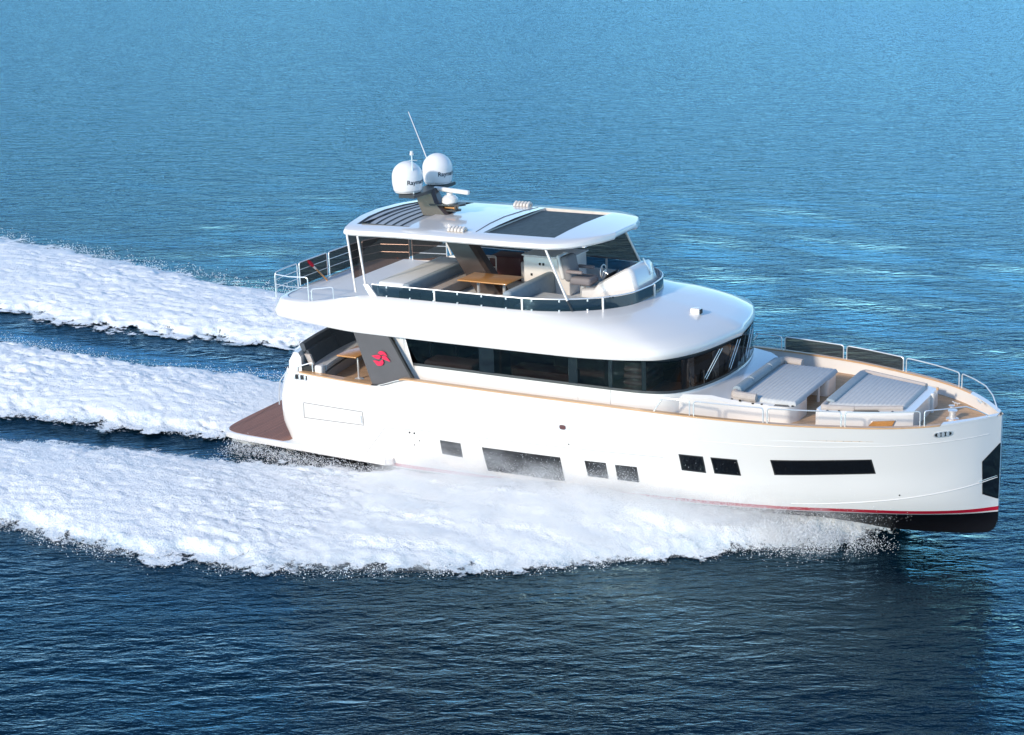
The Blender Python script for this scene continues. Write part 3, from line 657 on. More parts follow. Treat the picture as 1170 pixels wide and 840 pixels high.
for x in (8.75, 9.65): MB().tube([(x, -.95, 4.66), (x, -.95, 5.3)], .05, 12).build('leg', STEEL, ft)
# helm bulkhead / wet bar, fridge, port lockers
wb = MB().box(9.65, 11.25, .3, 1.5, 4.65, 5.82, .05).build('wet_bar', WHITE, yacht)
MB().box(9.62, 11.3, .26, 1.54, 5.82, 5.86, .015).build('worktop', WHITE2, wb)
for x, z in ((10.2, 5.55), (10.32, 5.55), (9.9, 5.2), (10.95, 5.35)): MB().box(x, x+.07, .285, .3, z, z+.08, .01).build('switch', RUBBER, wb)
MB().box(10.05, 10.75, .287, .299, 4.95, 5.1, .005).build('vent_grille', SEAM, wb)
MB().box(8.95, 9.6, 1.4, 2.3, 4.65, 5.32, .03).build('locker', WHITE, yacht)
MB().box(7.75, 8.9, 1.5, 2.3, 4.65, 5.42, .05).build('entertainment_cabinet', MAROON, yacht)
st = MB()
for z in (5.15, 5.45): st.tube([(7.55, 1.15, z), (8.2, 1.15, z)], .02, 6)
st.tube(rounded([(8.2, 1.15, 4.66), (8.2, 1.15, 5.5), (7.5, 1.15, 5.5)], .05), .022, 6); st.build('stair_rail', STEEL, yacht)
ch = thing('helm_chair', 'grey upholstered helm chair with armrests facing the flybridge console', 'chair', (11.85, 0, 4.66))
MB().tube([(11.85, 0, 4.66), (11.85, 0, 5.2)], .09, 14).build('pedestal', STEEL, ch)
MB().box(11.55, 12.25, -.33, .33, 5.18, 5.42, .09, 4).build('seat', mat('seat_grey', (.20, .18, .19), .7), ch)
MB().box(11.30, 11.58, -.34, .34, 5.25, 6.05, .12, 4, ry=R(-12)).build('backrest', mat('back_grey', (.22, .21, .22), .7), ch)
MB().box(11.16, 11.30, -.30, .30, 5.3, 6.08, .06, 3, ry=R(-12)).build('back_shell', WHITE, ch)
for y in (-.40, .40): MB().box(11.5, 12.05, y-.06, y+.06, 5.56, 5.66, .04).build('armrest', mat('arm_grey', (.24, .20, .20), .7), ch)
con = MB()
P = [(12.0, 4.66), (12.0, 5.12), (12.45, 5.18), (12.6, 5.36), (13.45, 5.84), (13.6, 5.86), (13.72, 5.76), (13.88, 5.3), (13.98, 4.7)]
rings = []
for y, kx in ((-.52, .93), (-.42, 1), (-.3, 1), (.6, 1), (.95, 1), (1.05, .9)):
    rings.append([(x if kx == 1 else 12.9+(x-12.9)*.93, y, z if kx == 1 else 4.66+(z-4.66)*.93) for x, z in P])
console = con.loft(rings).build('helm_console', WHITE, yacht, 50)
MB().prism([(12.47, .05, 5.25), (12.47, .85, 5.25), (12.66, .85, 5.50), (12.66, .05, 5.50)], (-.02, 0, .01)).build('instrument_panel', RUBBER, console)
whl = MB(); c0 = Vector((12.42, .25, 5.55))
whl.tube([c0+Vector((.05*math.sin(a)*0, .2*math.cos(a), .2*math.sin(a))) for a in np.linspace(0, 2*math.pi, 20)[:-1]], .018, 6, closed=True)
for a in (0, 2.1, 4.2): whl.tube([c0, c0+Vector((0, .2*math.cos(a), .2*math.sin(a)))], .012, 6)
whl.tube([c0, (12.62, .25, 5.45)], .025, 8); whl.build('steering_wheel', STEEL, console)
for x in (12.98, 13.08): MB().box(x, x+.04, -.55, -.46, 4.95, 5.03, .01).build('socket', RUBBER, console)
MB().tube([(13.6, .55, 5.98), (13.85, .62, 5.5)], .025, 8).build('search_light_arm', STEEL, console)

# ---------------------------------------------------------------- foredeck
tr = MB(); rows = []
for x, hw, zt in ((15.2, 3.0, 2.93), (16.2, 2.75, 2.95), (17.0, 2.45, 2.92), (17.4, 2.25, 2.80), (18.0, 2.12, 2.72), (18.6, 2.05, 2.70)):
    rows.append([(x, -hw-.03, 2.2), (x, -hw, zt-.08), (x, -hw+.08, zt), (x, 0, zt+.02), (x, hw-.08, zt), (x, hw, zt-.08), (x, hw+.03, 2.2)])
tr.loft(rows).build('coachroof', WHITE, yacht, 30)
for s_ in (-1, 1):
    a = .85 if s_ < 0 else .85
    md = MB().prism(rounded([(18.55, s_*2.06, 2.2), (19.12, s_*2.0, 2.2), (19.3, s_*1.6, 2.2), (19.3, s_*a, 2.2), (18.55, s_*a, 2.2)], .12), (0, 0, .50)).build('seat_module', WHITE, yacht)
    MB().prism([(18.7, s_*1.98, 2.702), (19.15, s_*1.94, 2.702), (19.05, s_*1.8, 2.702), (18.7, s_*1.86, 2.702)], (0, 0, .008)).build('cup_tray', WGLASS, md)
    for x, y in ((17.5, 2.1), (17.75, 2.12), (18.1, 2.04), (18.35, 2.0), (19.2, 1.85)): MB().tube([(x, s_*y, 2.70 if x > 17.9 else 2.76), (x, s_*y, 2.722 if x > 17.9 else 2.80)], .035, 10).build('deck_fitting', RUBBER, yacht)
def bolster(pts, r, name, m, parent, n=10):
    return MB().tube(rounded(pts, .14, 5), r, n).build(name, m, parent)
s1 = thing('bow_settee', 'grey foredeck settee with U-shaped backrest, the sunbed nearer the wheelhouse', 'settee', (18.4, 0, 2.74), 'foredeck sunbeds')
def padmesh(x0, x1, wa, wb_, z0, z1, n):
    """channel-stitched pad: rounded ribs running athwart, laid one behind the other; half widths wa (aft) to wb_ (fore)"""
    mb = MB(); rows = []; k_ = 6
    for q in range(n*k_+1):
        t = q/(n*k_); h = abs(math.sin(math.pi*t*n))**.45; x = x0+(x1-x0)*t; w_ = wa+(wb_-wa)*t
        e = min(1, min(q, n*k_-q)/3)**.5; zt = z0+(z1-z0)*(.30+.45*e+.13*h*e); zs = z0+(z1-z0)*.35*(.4+.6*e)
        rows.append([(x, -w_, z0), (x, -w_, zs), (x, -w_+.03, zs+(zt-zs)*.75), (x, -w_+.08, zt), (x, 0, zt+.004), (x, w_-.08, zt), (x, w_-.03, zs+(zt-zs)*.75), (x, w_, zs), (x, w_, z0)])
    return mb.loft(rows)
padmesh(17.62, 19.28, 1.80, 1.80, 2.70, 2.84, 14).build('seat_pad', LGREY, s1, 60)
bolster([(18.15, -1.90, 2.84), (17.50, -1.93, 2.87), (17.48, -1.2, 2.90)], .12, 'backrest', BEIGE, s1)
for a, b in ((-1.75, -.75), (-.72, .72), (.75, 1.5)): MB().tube([(17.50, a, 2.93), (17.50, a+.04, 2.93), (17.50, b-.04, 2.93), (17.50, b, 2.93)], [.09, .135, .135, .09], 12).build('back_roll', BLUEG, s1)
bolster([(17.48, 1.2, 2.90), (17.50, 1.93, 2.87), (18.15, 1.90, 2.84)], .12, 'backrest', BEIGE, s1)
MB().tube([(19.2, .3, 2.22), (19.2, .3, 2.72)], .045, 10).build('leg', WHITE, s1)
# forward sunbed and its base
rb = []
for x, hw in ((19.92, 1.98), (20.05, 2.1), (21.2, 1.78), (22.2, 1.35), (22.42, 1.2)):
    rb.append([(x, -hw-.02, 2.2), (x, -hw, 2.66), (x, -hw+.08, 2.74), (x, hw-.08, 2.74), (x, hw, 2.66), (x, hw+.02, 2.2)])
b2 = MB().loft(rb).build('sunbed_base', WHITE, yacht, 30)
MB().prism([(21.3, -1.79, 2.32), (21.9, -1.55, 2.30), (22.0, -1.50, 2.52), (21.45, -1.73, 2.5)], (0, .04, 0)).build('storage_niche', VARN, b2)
for s_ in (-1, 1): MB().prism([(20.9, s_*1.82, 2.742), (21.6, s_*1.56, 2.742), (21.5, s_*1.46, 2.742), (20.95, s_*1.68, 2.742)], (0, 0, .008)).build('cup_tray', WGLASS, b2)
for x, y in ((20.25, 1.98), (20.55, 1.9), (21.9, 1.42)):
    for s_ in (-1, 1): MB().tube([(x, s_*y, 2.74), (x, s_*y, 2.762)], .03, 10).build('deck_fitting', RUBBER, yacht)
s2 = thing('bow_sunbed', 'wide light grey striped sunbed on the white base nearest the bow', 'sunbed', (21.1, 0, 2.74), 'foredeck sunbeds')
padmesh(20.12, 22.14, 1.64, 1.02, 2.74, 2.86, 17).build('seat_pad', LGREY, s2, 60)
bolster([(20.9, -1.66, 2.78), (20.06, -1.86, 2.79), (20.06, 0, 2.80), (20.06, 1.86, 2.79), (22.1, 1.16, 2.78)], .08, 'backrest', BEIGE, s2)
MB().box(20.04, 20.30, -1.5, 1.5, 2.82, 2.92, .05, ry=R(10)).build('head_roll', BLUEG, s2)
MB().tube([(20.9, -1.66, 2.79), (22.1, -1.12, 2.79)], .07, 8).build('edge_roll', BEIGE, s2)

# guard rails round the foredeck: symmetric hoops
def bpt(x, s_, d=.06): y = hy(x, ZS(x)); return (x, s_*max(.05, y-d), ZS(x)+.02)
SECT = [(15.8, 16.86), (16.98, 18.92), (19.03, 20.93), (21.03, 22.82)]
for s_ in (-1, 1):
    for q, (a, b) in enumerate(SECT):
        P = [bpt(a+(b-a)*t, s_) for t in np.linspace(0, 1, 8)]
        hoop(P, .42, [], 'guard_rail', TINT if (s_ > 0 and q in (1, 2)) else None, r=.018, slope0=.28 if q == 0 else 0)
    P = [bpt(x, s_) for x in (22.92, 23.35, 23.8, 24.1, 24.31)]
    Pv = [Vector(p) for p in P]; top_ = [Pv[0]+Vector((0, 0, .42)), Pv[1]+Vector((0, 0, .42)), Pv[2]+Vector((0, 0, .41)), Pv[3]+Vector((0, 0, .20 if s_ < 0 else .28))]
    MB().tube(rounded([Pv[0]]+top_+[Pv[4]], .07), .018, 7).build('guard_rail', STEEL, yacht)
# anchor gear
wl = MB().lathe((23.15, 0.1, 2.22), [(.01, 0), (.18, 0), (.18, .04), (.10, .08), (.09, .2), (.13, .24), (.13, .28), (.01, .3)], 18).build('windlass', STEEL, yacht)
MB().box(23.05, 23.9, -.06, .06, 2.22, 2.27, .01).build('chain_channel', VARN, yacht)
MB().lathe((22.95, .75, 2.22), [(.01, 0), (.08, 0), (.07, .04), (.05, .15), (.09, .2), (.01, .22)], 14).build('bow_locker_knob', STEEL, yacht)
def cleat(x, y, rz, z=2.62):
    d = Vector((math.cos(rz), math.sin(rz), 0)); p = Vector((x, y, z)); mb = MB()
    mb.tube([p-d*.14+Vector((0, 0, .07)), p-d*.05+Vector((0, 0, .055)), p+d*.05+Vector((0, 0, .055)), p+d*.14+Vector((0, 0, .07))], .018, 8)
    for k_ in (-.05, .05): mb.tube([p+d*k_, p+d*k_+Vector((0, 0, .055))], .016, 8)
    mb.build('cleat', STEEL, yacht)
cleat(23.75, .62, -.9, 2.61); cleat(23.0, -1.35, .6, 2.24); cleat(23.35, -.95, .6, 2.24); cleat(22.9, 1.4, -.5, 2.24)
sam = MB().tube([(22.45, .55, 2.22), (22.45, .55, 2.78)], .05, 10).build('flag_socket', WHITE, yacht)
MB().tube([(22.46, 1.02, 2.74), (22.46, 1.02, 2.82)], .035, 10).build('deck_filler', CAP, yacht)

# ---------------------------------------------------------------- water and wake
def hash2(ix, iy, s_):
    v = np.sin(ix*127.1+iy*311.7+s_*74.7)*43758.5453; return v-np.floor(v)
def vnoise(x, y, s_=0):
    ix = np.floor(x); iy = np.floor(y); fx = x-ix; fy = y-iy; fx = fx*fx*fx*(fx*(fx*6-15)+10); fy = fy*fy*fy*(fy*(fy*6-15)+10)
    a = hash2(ix, iy, s_); b = hash2(ix+1, iy, s_); c = hash2(ix, iy+1, s_); d = hash2(ix+1, iy+1, s_)
    return (a*(1-fx)+b*fx)*(1-fy)+(c*(1-fx)+d*fx)*fy
def fbm(x, y, o=5, s_=0, gain=.5):
    r_ = 0; a = 1; t = 0; ca, sa = math.cos(.6), math.sin(.6)
    for i in range(o):
        r_ = r_+a*vnoise(x, y, s_+i*3.1); t += a; a *= gain; x, y = (x*ca-y*sa)*2.03+5.2, (x*sa+y*ca)*2.03+1.7
    return r_/t
def billow(x, y, o=5, s_=0, gain=.55):
    r_ = 0; a = 1; t = 0; ca, sa = math.cos(.8), math.sin(.8)
    for i in range(o):
        r_ = r_+a*np.abs(2*vnoise(x, y, s_+i*3.1)-1); t += a; a *= gain; x, y = (x*ca-y*sa)*2.07+5.2, (x*sa+y*ca)*2.07+1.7
    return r_/t
def ip(x, xp, yp): return np.interp(x, xp, yp)
SS = lambda x, a, b: (lambda t: t*t*(3-2*t))(np.clip((x-a)/(b-a), 0, 1))
# outer and inner edges of the foam thrown out by each bow, distance from the centre line
OUT_X = [-60, -30, -12, -1, 2.5, 4.4, 7.5, 10, 13.1, 14.9, 16.9, 18.1, 19.1, 19.9, 20.8, 21.5, 22.2, 23.4, 23.9]
OUT_Y = [19, 15.5, 13.2, 12.4, 12.3, 12.3, 11.3, 10.2, 8.4, 7.0, 5.3, 4.2, 3.2, 2.5, 1.95, 1.45, 1.05, .42, .1]
INN_X = [-60, -30, -6, -4.4, -1.7, 1.1, 3.5, 5.5, 6.5, 7.5, 23.9]
INN_Y = [13.5, 11.0, 6.9, 6.3, 5.5, 4.9, 4.2, 3.6, 3.2, 2.6, -2]
FINN_X = [-60, -30, -17, -10.8, -7, -4.4, -1.7, 1.1, 3.5, 8]
FINN_Y = [7, 5.0, 4.8, 5.0, 5.7, 6.0, 5.5, 4.9, 4.2, 3]
FW_X = [-60, -30, -15, -10, -7.3, -5, -2.5, .3, 2.8, 3.2]
FW_Y = [4, 2.4, 1.7, 1.6, 1.5, 2.0, 2.8, 3.1, 3.0, 2.8]
WASH_X = [-60, -20, -7.8, -3.7, .3, 2.8, 3.2]
WASH_Y = [9.5, 7.0, 4.9, 4.1, 3.4, 3.1, 2.8]
def inner(x, y): return np.where(y > 0, ip(x, FINN_X, FINN_Y), ip(x, INN_X, INN_Y))
def wash_e(x, y): return np.where(y > 0, ip(x, FW_X, FW_Y), ip(x, WASH_X, WASH_Y)*1.04)
def side_h(x, y):
    """height of the side foam over the still water and its cover, 0..1"""
    ay = np.abs(y); o_ = ip(x, OUT_X, OUT_Y); i_ = inner(x, y); t = (ay-i_)/np.maximum(o_-i_, .05)
    h0 = ip(x, [-60, -20, 0, 6, 8, 9.5, 11, 14, 17, 19, 20.5, 21.3, 22.2, 23.3, 23.9], [.25, .45, .55, .44, .45, .66, 1.1, 1.6, 1.7, 1.6, 1.2, .8, .4, .12, .0])
    tt = np.clip(t, 0, 1)
    q_ = SS(x, 5, 13); prof = q_*((1-tt)**1.2*.72+.20*np.sin(np.pi*tt)**.7)+(1-q_)*np.sin(np.pi*np.clip(tt*.93+.04, 0, 1))**.6
    prof = np.maximum(prof, .22*(1-np.abs(2*tt-1)**6))
    return h0*prof, t
def wash_h(x, y):
    e = wash_e(x, y); t = np.abs(y)/e
    H = ip(x, [-60, -20, -9, -4, -1, 1, 3.2], [.2, .35, .55, .6, .42, .18, -.3])
    return H*np.clip(1-np.abs(t)**3, 0, 1)**.8, t
def edge_noise(x, y): return (fbm(x*.8, y*.8, 4, 3)-.5)*1.3+(fbm(x*3.2, y*3.2, 3, 9)-.5)*.55
def foam_field(x, y):
    ay = np.abs(y); en = edge_noise(x, y)
    hs, ts = side_h(x, y); o_ = ip(x, OUT_X, OUT_Y); i_ = inner(x, y); e = wash_e(x, y)
    k = ip(x, [-30, 8, 18, 22, 24], [1, 1, .6, .3, .1])
    d_out = o_-ay+en*k; d_in = ay-i_+en*1.0+(fbm(x*2.2, y*5, 4, 41)-.5)*.9+2*SS(x, 6, 10); ds = np.minimum(d_out, d_in)
    hw, tw = wash_h(x, y); dw = np.where(x < 3.1, e-ay+en*.7+(fbm(x*2.2, y*5, 4, 43)-.5)*.8, -1)
    return hs, hw, ds, dw
def swell(x, y):
    fade = np.exp(-((x-5)**2+(y-10)**2)/32.**2)
    z = .016*np.sin(.55*x-.9*y+1.2*fbm(x*.05, y*.05, 2, 1)*6)+.013*np.sin(-.35*x-1.25*y+2+5*fbm(x*.07+9, y*.07, 2, 2))
    z += .05*(fbm(x*.30, y*.55, 3, 5)-.5)
    return z*fade
def make_grid(xs, ys, zf, keep=None):
    X, Y = np.meshgrid(xs, ys, indexing='ij'); Z = zf(X, Y); ny = len(ys); nx = len(xs)
    V = np.stack([X, Y, Z], -1).reshape(-1, 3); I = np.arange(nx*ny).reshape(nx, ny)
    F = np.stack([I[:-1, :-1], I[1:, :-1], I[1:, 1:], I[:-1, 1:]], -1).reshape(-1, 4)
    if keep is not None:
        K = keep(X, Y); kf = (K[:-1, :-1] | K[1:, :-1] | K[1:, 1:] | K[:-1, 1:]).reshape(-1); F = F[kf]
    used = np.unique(F); mp = -np.ones(len(V), int); mp[used] = np.arange(len(used)); return V[used], mp[F], used
def np_mesh(name, V, F, m, smooth=True, attr=None):
    me = bpy.data.meshes.new(name); k = F.shape[1]
    me.vertices.add(len(V)); me.vertices.foreach_set('co', V.astype(np.float32).ravel())
    me.loops.add(F.size); me.loops.foreach_set('vertex_index', F.astype(np.int32).ravel())
    me.polygons.add(len(F)); me.polygons.foreach_set('loop_start', np.arange(0, F.size, k, dtype=np.int32)); me.polygons.foreach_set('loop_total', np.full(len(F), k, dtype=np.int32))
    me.update(calc_edges=True); me.validate()
    me.polygons.foreach_set('use_smooth', np.full(len(me.polygons), smooth))
    if attr is not None:
        a = me.attributes.new('cover', 'FLOAT', 'POINT'); a.data.foreach_set('value', attr.astype(np.float32))
    me.materials.append(m); o = bpy.data.objects.new(name, me); COL.objects.link(o); return o
# water material
wm = bpy.data.materials.new('sea_water'); wm.use_nodes = True; wm.node_tree.nodes.remove(wm.node_tree.nodes['Principled BSDF'])
w_d = N(wm, 'ShaderNodeBsdfDiffuse'); w_d.inputs[0].default_value = (.0005, .008, .016, 1)
w_g = N(wm, 'ShaderNodeBsdfGlossy'); w_g.inputs[0].default_value = (.48, .81, 1, 1); w_g.inputs['Roughness'].default_value = .06
w_f = N(wm, 'ShaderNodeFresnel'); w_f.inputs[0].default_value = 1.14
w_m = N(wm, 'ShaderNodeMath', operation='MULTIPLY', use_clamp=True); w_m.inputs[1].default_value = 2.5; L(wm, w_f.outputs[0], w_m.inputs[0])
w_x = N(wm, 'ShaderNodeMixShader'); L(wm, w_m.outputs[0], w_x.inputs[0]); L(wm, w_d.outputs[0], w_x.inputs[1]); L(wm, w_g.outputs[0], w_x.inputs[2])
L(wm, w_x.outputs[0], wm.node_tree.nodes['Material Output'].inputs[0])
tc = N(wm, 'ShaderNodeTexCoord')
def wn_(scale, st, det, rot, dist=0):
    mp = N(wm, 'ShaderNodeMapping', vector_type='TEXTURE'); mp.inputs['Scale'].default_value = (1/st[0], 1, 1); mp.inputs['Rotation'].default_value = (0, 0, rot); L(wm, tc.outputs['Object'], mp.inputs['Vector'])
    n = N(wm, 'ShaderNodeTexNoise'); n.inputs['Scale'].default_value = scale; n.inputs['Detail'].default_value = det; n.inputs['Roughness'].default_value = .55; n.inputs['Distortion'].default_value = dist
    L(wm, mp.outputs[0], n.inputs['Vector']); return n.outputs['Fac']
ROT = R(28.7)    # wind waves run across the line of sight
layers = [(wn_(.7, (.4, 1, 1), 4, ROT, .3), .10), (wn_(2.3, (.38, 1, 1), 5, ROT+.12, .4), .095), (wn_(6.5, (.4, 1, 1), 3, ROT-.1, .3), .035)]
acc = None
for s_, a in layers:
    mu = N(wm, 'ShaderNodeMath', operation='MULTIPLY'); mu.inputs[1].default_value = a; L(wm, s_, mu.inputs[0])
    if acc is None: acc = mu.outputs[0]
    else:
        ad = N(wm, 'ShaderNodeMath', operation='ADD'); L(wm, acc, ad.inputs[0]); L(wm, mu.outputs[0], ad.inputs[1]); acc = ad.outputs[0]
bp = N(wm, 'ShaderNodeBump'); bp.inputs['Strength'].default_value = 1.0; bp.inputs['Distance'].default_value = 1.0
L(wm, acc, bp.inputs['Height']); 
for q in (w_d, w_g, w_f): L(wm, bp.outputs[0], q.inputs['Normal'])
def graded(a, b, step, far):
    xs = list(np.arange(a, b+1e-6, step)); s_ = step; x = b
    while x < far: s_ *= 1.25; x += s_; xs.append(x)
    s_ = step; x = a
    while x > -far: s_ *= 1.25; x -= s_; xs.insert(0, x)
    return np.array(xs)
def water_z(x, y):
    hs, hw, ds, dw = foam_field(x, y); ay = np.abs(y)
    hs = hs*SS(ds, -.1, 1.1)*.75-.08; hw = hw*SS(dw, -.1, 1.1)*.75-.08
    z = np.maximum(np.maximum(hs, hw), 0)+swell(x, y)*(1-SS(ds, 0, 1)*.5)
    # trough pulled down beside the hull and wash
    inn = inner(x, y); tr_ = np.exp(-((ay-(inn+wash_e(x, y))*.5)/1.0)**2)*(x < 7)*SS(x, -60, -10); z -= .12*tr_
    near = (ay < 3.2)*(x > 2.9)*(x < 24); return z
xs = graded(-48, 40, .3, 6000); ys = graded(-30, 50, .3, 6000)
V, F, u = make_grid(xs, ys, water_z); water = np_mesh('water', V, F, wm); water['kind'] = 'structure'
# foam material: bright aerated water, thinning to lace at its edge
fm_ = bpy.data.materials.new('foam'); fm_.use_nodes = True; fb = fm_.node_tree.nodes['Principled BSDF']
fb.inputs['Roughness'].default_value = .65; fb.inputs['Specular IOR Level'].default_value = .25
at = N(fm_, 'ShaderNodeAttribute', attribute_name='cover'); tcf = N(fm_, 'ShaderNodeTexCoord')
nf = N(fm_, 'ShaderNodeTexNoise'); nf.inputs['Scale'].default_value = 5.; nf.inputs['Detail'].default_value = 8; nf.inputs['Roughness'].default_value = .72; L(fm_, tcf.outputs['Object'], nf.inputs['Vector'])
ng = N(fm_, 'ShaderNodeTexNoise'); ng.inputs['Scale'].default_value = 1.2; ng.inputs['Detail'].default_value = 5; L(fm_, tcf.outputs['Object'], ng.inputs['Vector'])
nm2 = N(fm_, 'ShaderNodeMath', operation='MULTIPLY_ADD'); nm2.inputs[1].default_value = .9; nm2.inputs[2].default_value = -.45; L(fm_, ng.outputs['Fac'], nm2.inputs[0])
nad = N(fm_, 'ShaderNodeMath', operation='ADD'); L(fm_, nm2.outputs[0], nad.inputs[0]); L(fm_, nf.outputs['Fac'], nad.inputs[1])
sb = N(fm_, 'ShaderNodeMath', operation='SUBTRACT'); L(fm_, at.outputs['Fac'], sb.inputs[0]); L(fm_, nad.outputs[0], sb.inputs[1])
mr = N(fm_, 'ShaderNodeMapRange'); mr.inputs[1].default_value = -.07; mr.inputs[2].default_value = .03; L(fm_, sb.outputs[0], mr.inputs[0])
tr2 = N(fm_, 'ShaderNodeBsdfTransparent'); mx = N(fm_, 'ShaderNodeMixShader'); L(fm_, mr.outputs[0], mx.inputs[0]); L(fm_, tr2.outputs[0], mx.inputs[1]); L(fm_, fb.outputs[0], mx.inputs[2])
L(fm_, mx.outputs[0], fm_.node_tree.nodes['Material Output'].inputs[0])
mpf = N(fm_, 'ShaderNodeMapping'); mpf.inputs['Scale'].default_value = (.55, 1.5, 1); L(fm_, tcf.outputs['Object'], mpf.inputs['Vector'])
nc = N(fm_, 'ShaderNodeTexNoise'); nc.inputs['Scale'].default_value = 1.1; nc.inputs['Detail'].default_value = 12; nc.inputs['Roughness'].default_value = .78; nc.inputs['Distortion'].default_value = .5; L(fm_, mpf.outputs[0], nc.inputs['Vector'])
ad2 = N(fm_, 'ShaderNodeMath', operation='MULTIPLY_ADD'); ad2.inputs[1].default_value = .20; L(fm_, at.outputs['Fac'], ad2.inputs[0]); L(fm_, nc.outputs['Fac'], ad2.inputs[2])
cr = N(fm_, 'ShaderNodeValToRGB'); cr.color_ramp.elements[0].position = .46; cr.color_ramp.elements[0].color = (.42, .53, .58, 1); cr.color_ramp.elements[1].position = .69; cr.color_ramp.elements[1].color = (.94, .94, .93, 1)
e_ = cr.color_ramp.elements.new(.57); e_.color = (.78, .83, .85, 1)
L(fm_, ad2.outputs[0], cr.inputs[0]); L(fm_, cr.outputs[0], fb.inputs['Base Color'])
nb = N(fm_, 'ShaderNodeTexNoise'); nb.inputs['Scale'].default_value = 16.; nb.inputs['Detail'].default_value = 7; nb.inputs['Roughness'].default_value = .7; L(fm_, tcf.outputs['Object'], nb.inputs['Vector'])
bf = N(fm_, 'ShaderNodeBump'); bf.inputs['Strength'].default_value = .7; bf.inputs['Distance'].default_value = .08; L(fm_, nb.outputs['Fac'], bf.inputs['Height']); L(fm_, bf.outputs[0], fb.inputs['Normal'])
def foam_z(which):
    def f(x, y):
        hs, hw, ds, dw = foam_field(x, y); h, d = (hs, ds) if which == 's' else (hw, dw)
        rough = billow(x*.7, y*1.3, 3, 7, .6)*.75+billow(x*4.5, y*6, 3, 17, .7)*.45; st = fbm(x*.5, y*1.6, 3, 4)
        amp = SS(d, -.1, 1.2)*(.13+.12*st)*(.45+1.3*fbm(x*.22, y*.35, 3, 51))*ip(x, [-60, -5, 12, 20, 22, 24], [.8, 1, 1, 1, .7, .2])
        return np.maximum(h*SS(d, -.1, 1.1)*.75-.08, 0)+h*.25*SS(d, 0, 1)+amp*(rough-.2)*.9+.03+.5*swell(x, y)
    return f
def foam_part(name, which, xr, yr, step, lab):
    xs = np.arange(*xr, step); ys = np.arange(*yr, step)
    def keep(x, y):
        hs, hw, ds, dw = foam_field(x, y); return (ds if which == 's' else dw) > -.35
    V, F, used = make_grid(xs, ys, foam_z(which), keep)
    hs, hw, ds, dw = foam_field(V[:, 0], V[:, 1]); d = ds if which == 's' else dw
    o = np_mesh(name, V, F, fm_, True, np.clip(.40+d*.48-.5*SS(V[:, 0], 19.8, 22.6), 0, 1.2)); o['kind'] = 'stuff'; o['label'] = lab; o['category'] = 'foam'
    return o
foam_part('bow_wave_foam', 's', (-34, 24), (-17, -1e-3), .065, 'white foam band thrown out along the starboard side of the yacht, nearest the viewer')
foam_part('bow_wave_foam', 's', (-45, 8), (1e-3, 18), .085, 'white foam band on the far port side of the yacht')
foam_part('propeller_wash', 'w', (-40, 3.2), (-9, 9), .07, 'churned white wash trailing straight behind the stern platform')
# droplets torn off the foam
def droplets(name, P, r_, lab):
    n = len(P); O = np.array([(1, 0, 0), (-1, 0, 0), (0, 1, 0), (0, -1, 0), (0, 0, 1), (0, 0, -1)], float)
    T = np.array([(0, 2, 4), (2, 1, 4), (1, 3, 4), (3, 0, 4), (2, 0, 5), (1, 2, 5), (3, 1, 5), (0, 3, 5)])
    V = (P[:, None, :]+O[None]*r_[:, None, None]*rng.uniform(.7, 1.3, (n, 6, 1))).reshape(-1, 3); F = (T[None]+np.arange(n)[:, None, None]*6).reshape(-1, 3)
    o = np_mesh(name, V, F, DROP, False); o['kind'] = 'stuff'; o['label'] = lab; o['category'] = 'spray'; return o
DROP = bpy.data.materials.new('droplet'); DROP.use_nodes = True; DROP.node_tree.nodes.remove(DROP.node_tree.nodes['Principled BSDF'])
_d = N(DROP, 'ShaderNodeBsdfDiffuse'); _d.inputs[0].default_value = (.95, .95, .95, 1); _t = N(DROP, 'ShaderNodeBsdfTranslucent'); _t.inputs[0].default_value = (.95, .95, .95, 1)
_a = N(DROP, 'ShaderNodeMixShader'); _a.inputs[0].default_value = .5; L(DROP, _d.outputs[0], _a.inputs[1]); L(DROP, _t.outputs[0], _a.inputs[2]); L(DROP, _a.outputs[0], DROP.node_tree.nodes['Material Output'].inputs[0])
def edge_drops(n, xr, side, spread=.5, lift=.35):
    x = rng.uniform(*xr, n); o_ = ip(x, OUT_X, OUT_Y); ay = o_+rng.normal(0, spread, n)*ip(x, [-30, 8, 18, 24], [.6, .6, .7, .2])
    y = side*ay; ok = fbm(x*1.5, y*1.5, 3, 21) > .42; x, y = x[ok], y[ok]
    z = np.abs(rng.normal(0, lift, len(x)))*ip(x, [-30, 0, 12, 20, 24], [.4, .6, 1, 1, .3])+.03; return np.stack([x, y, z], 1)
P = edge_drops(16000, (-4, 21.6), -1); droplets('spray_droplets', P, rng.uniform(.004, .01, len(P))+.02*rng.random(len(P))**8, 'fine droplets along the outer edge of the near foam')
P = edge_drops(5000, (-34, 6), 1); droplets('spray_droplets', P, rng.uniform(.008, .025, len(P)), 'droplets along the far foam edge')
x = rng.uniform(-18, .5, 5000); sg = rng.choice([-1, 1], 5000); y = sg*(wash_e(x, sg)-.15)+rng.normal(0, .14, 5000)
P = np.stack([x, y, .1+np.abs(rng.normal(0, .15, 5000))], 1); droplets('spray_droplets', P, rng.uniform(.006, .02, 5000), 'droplets flying off the stern wash')
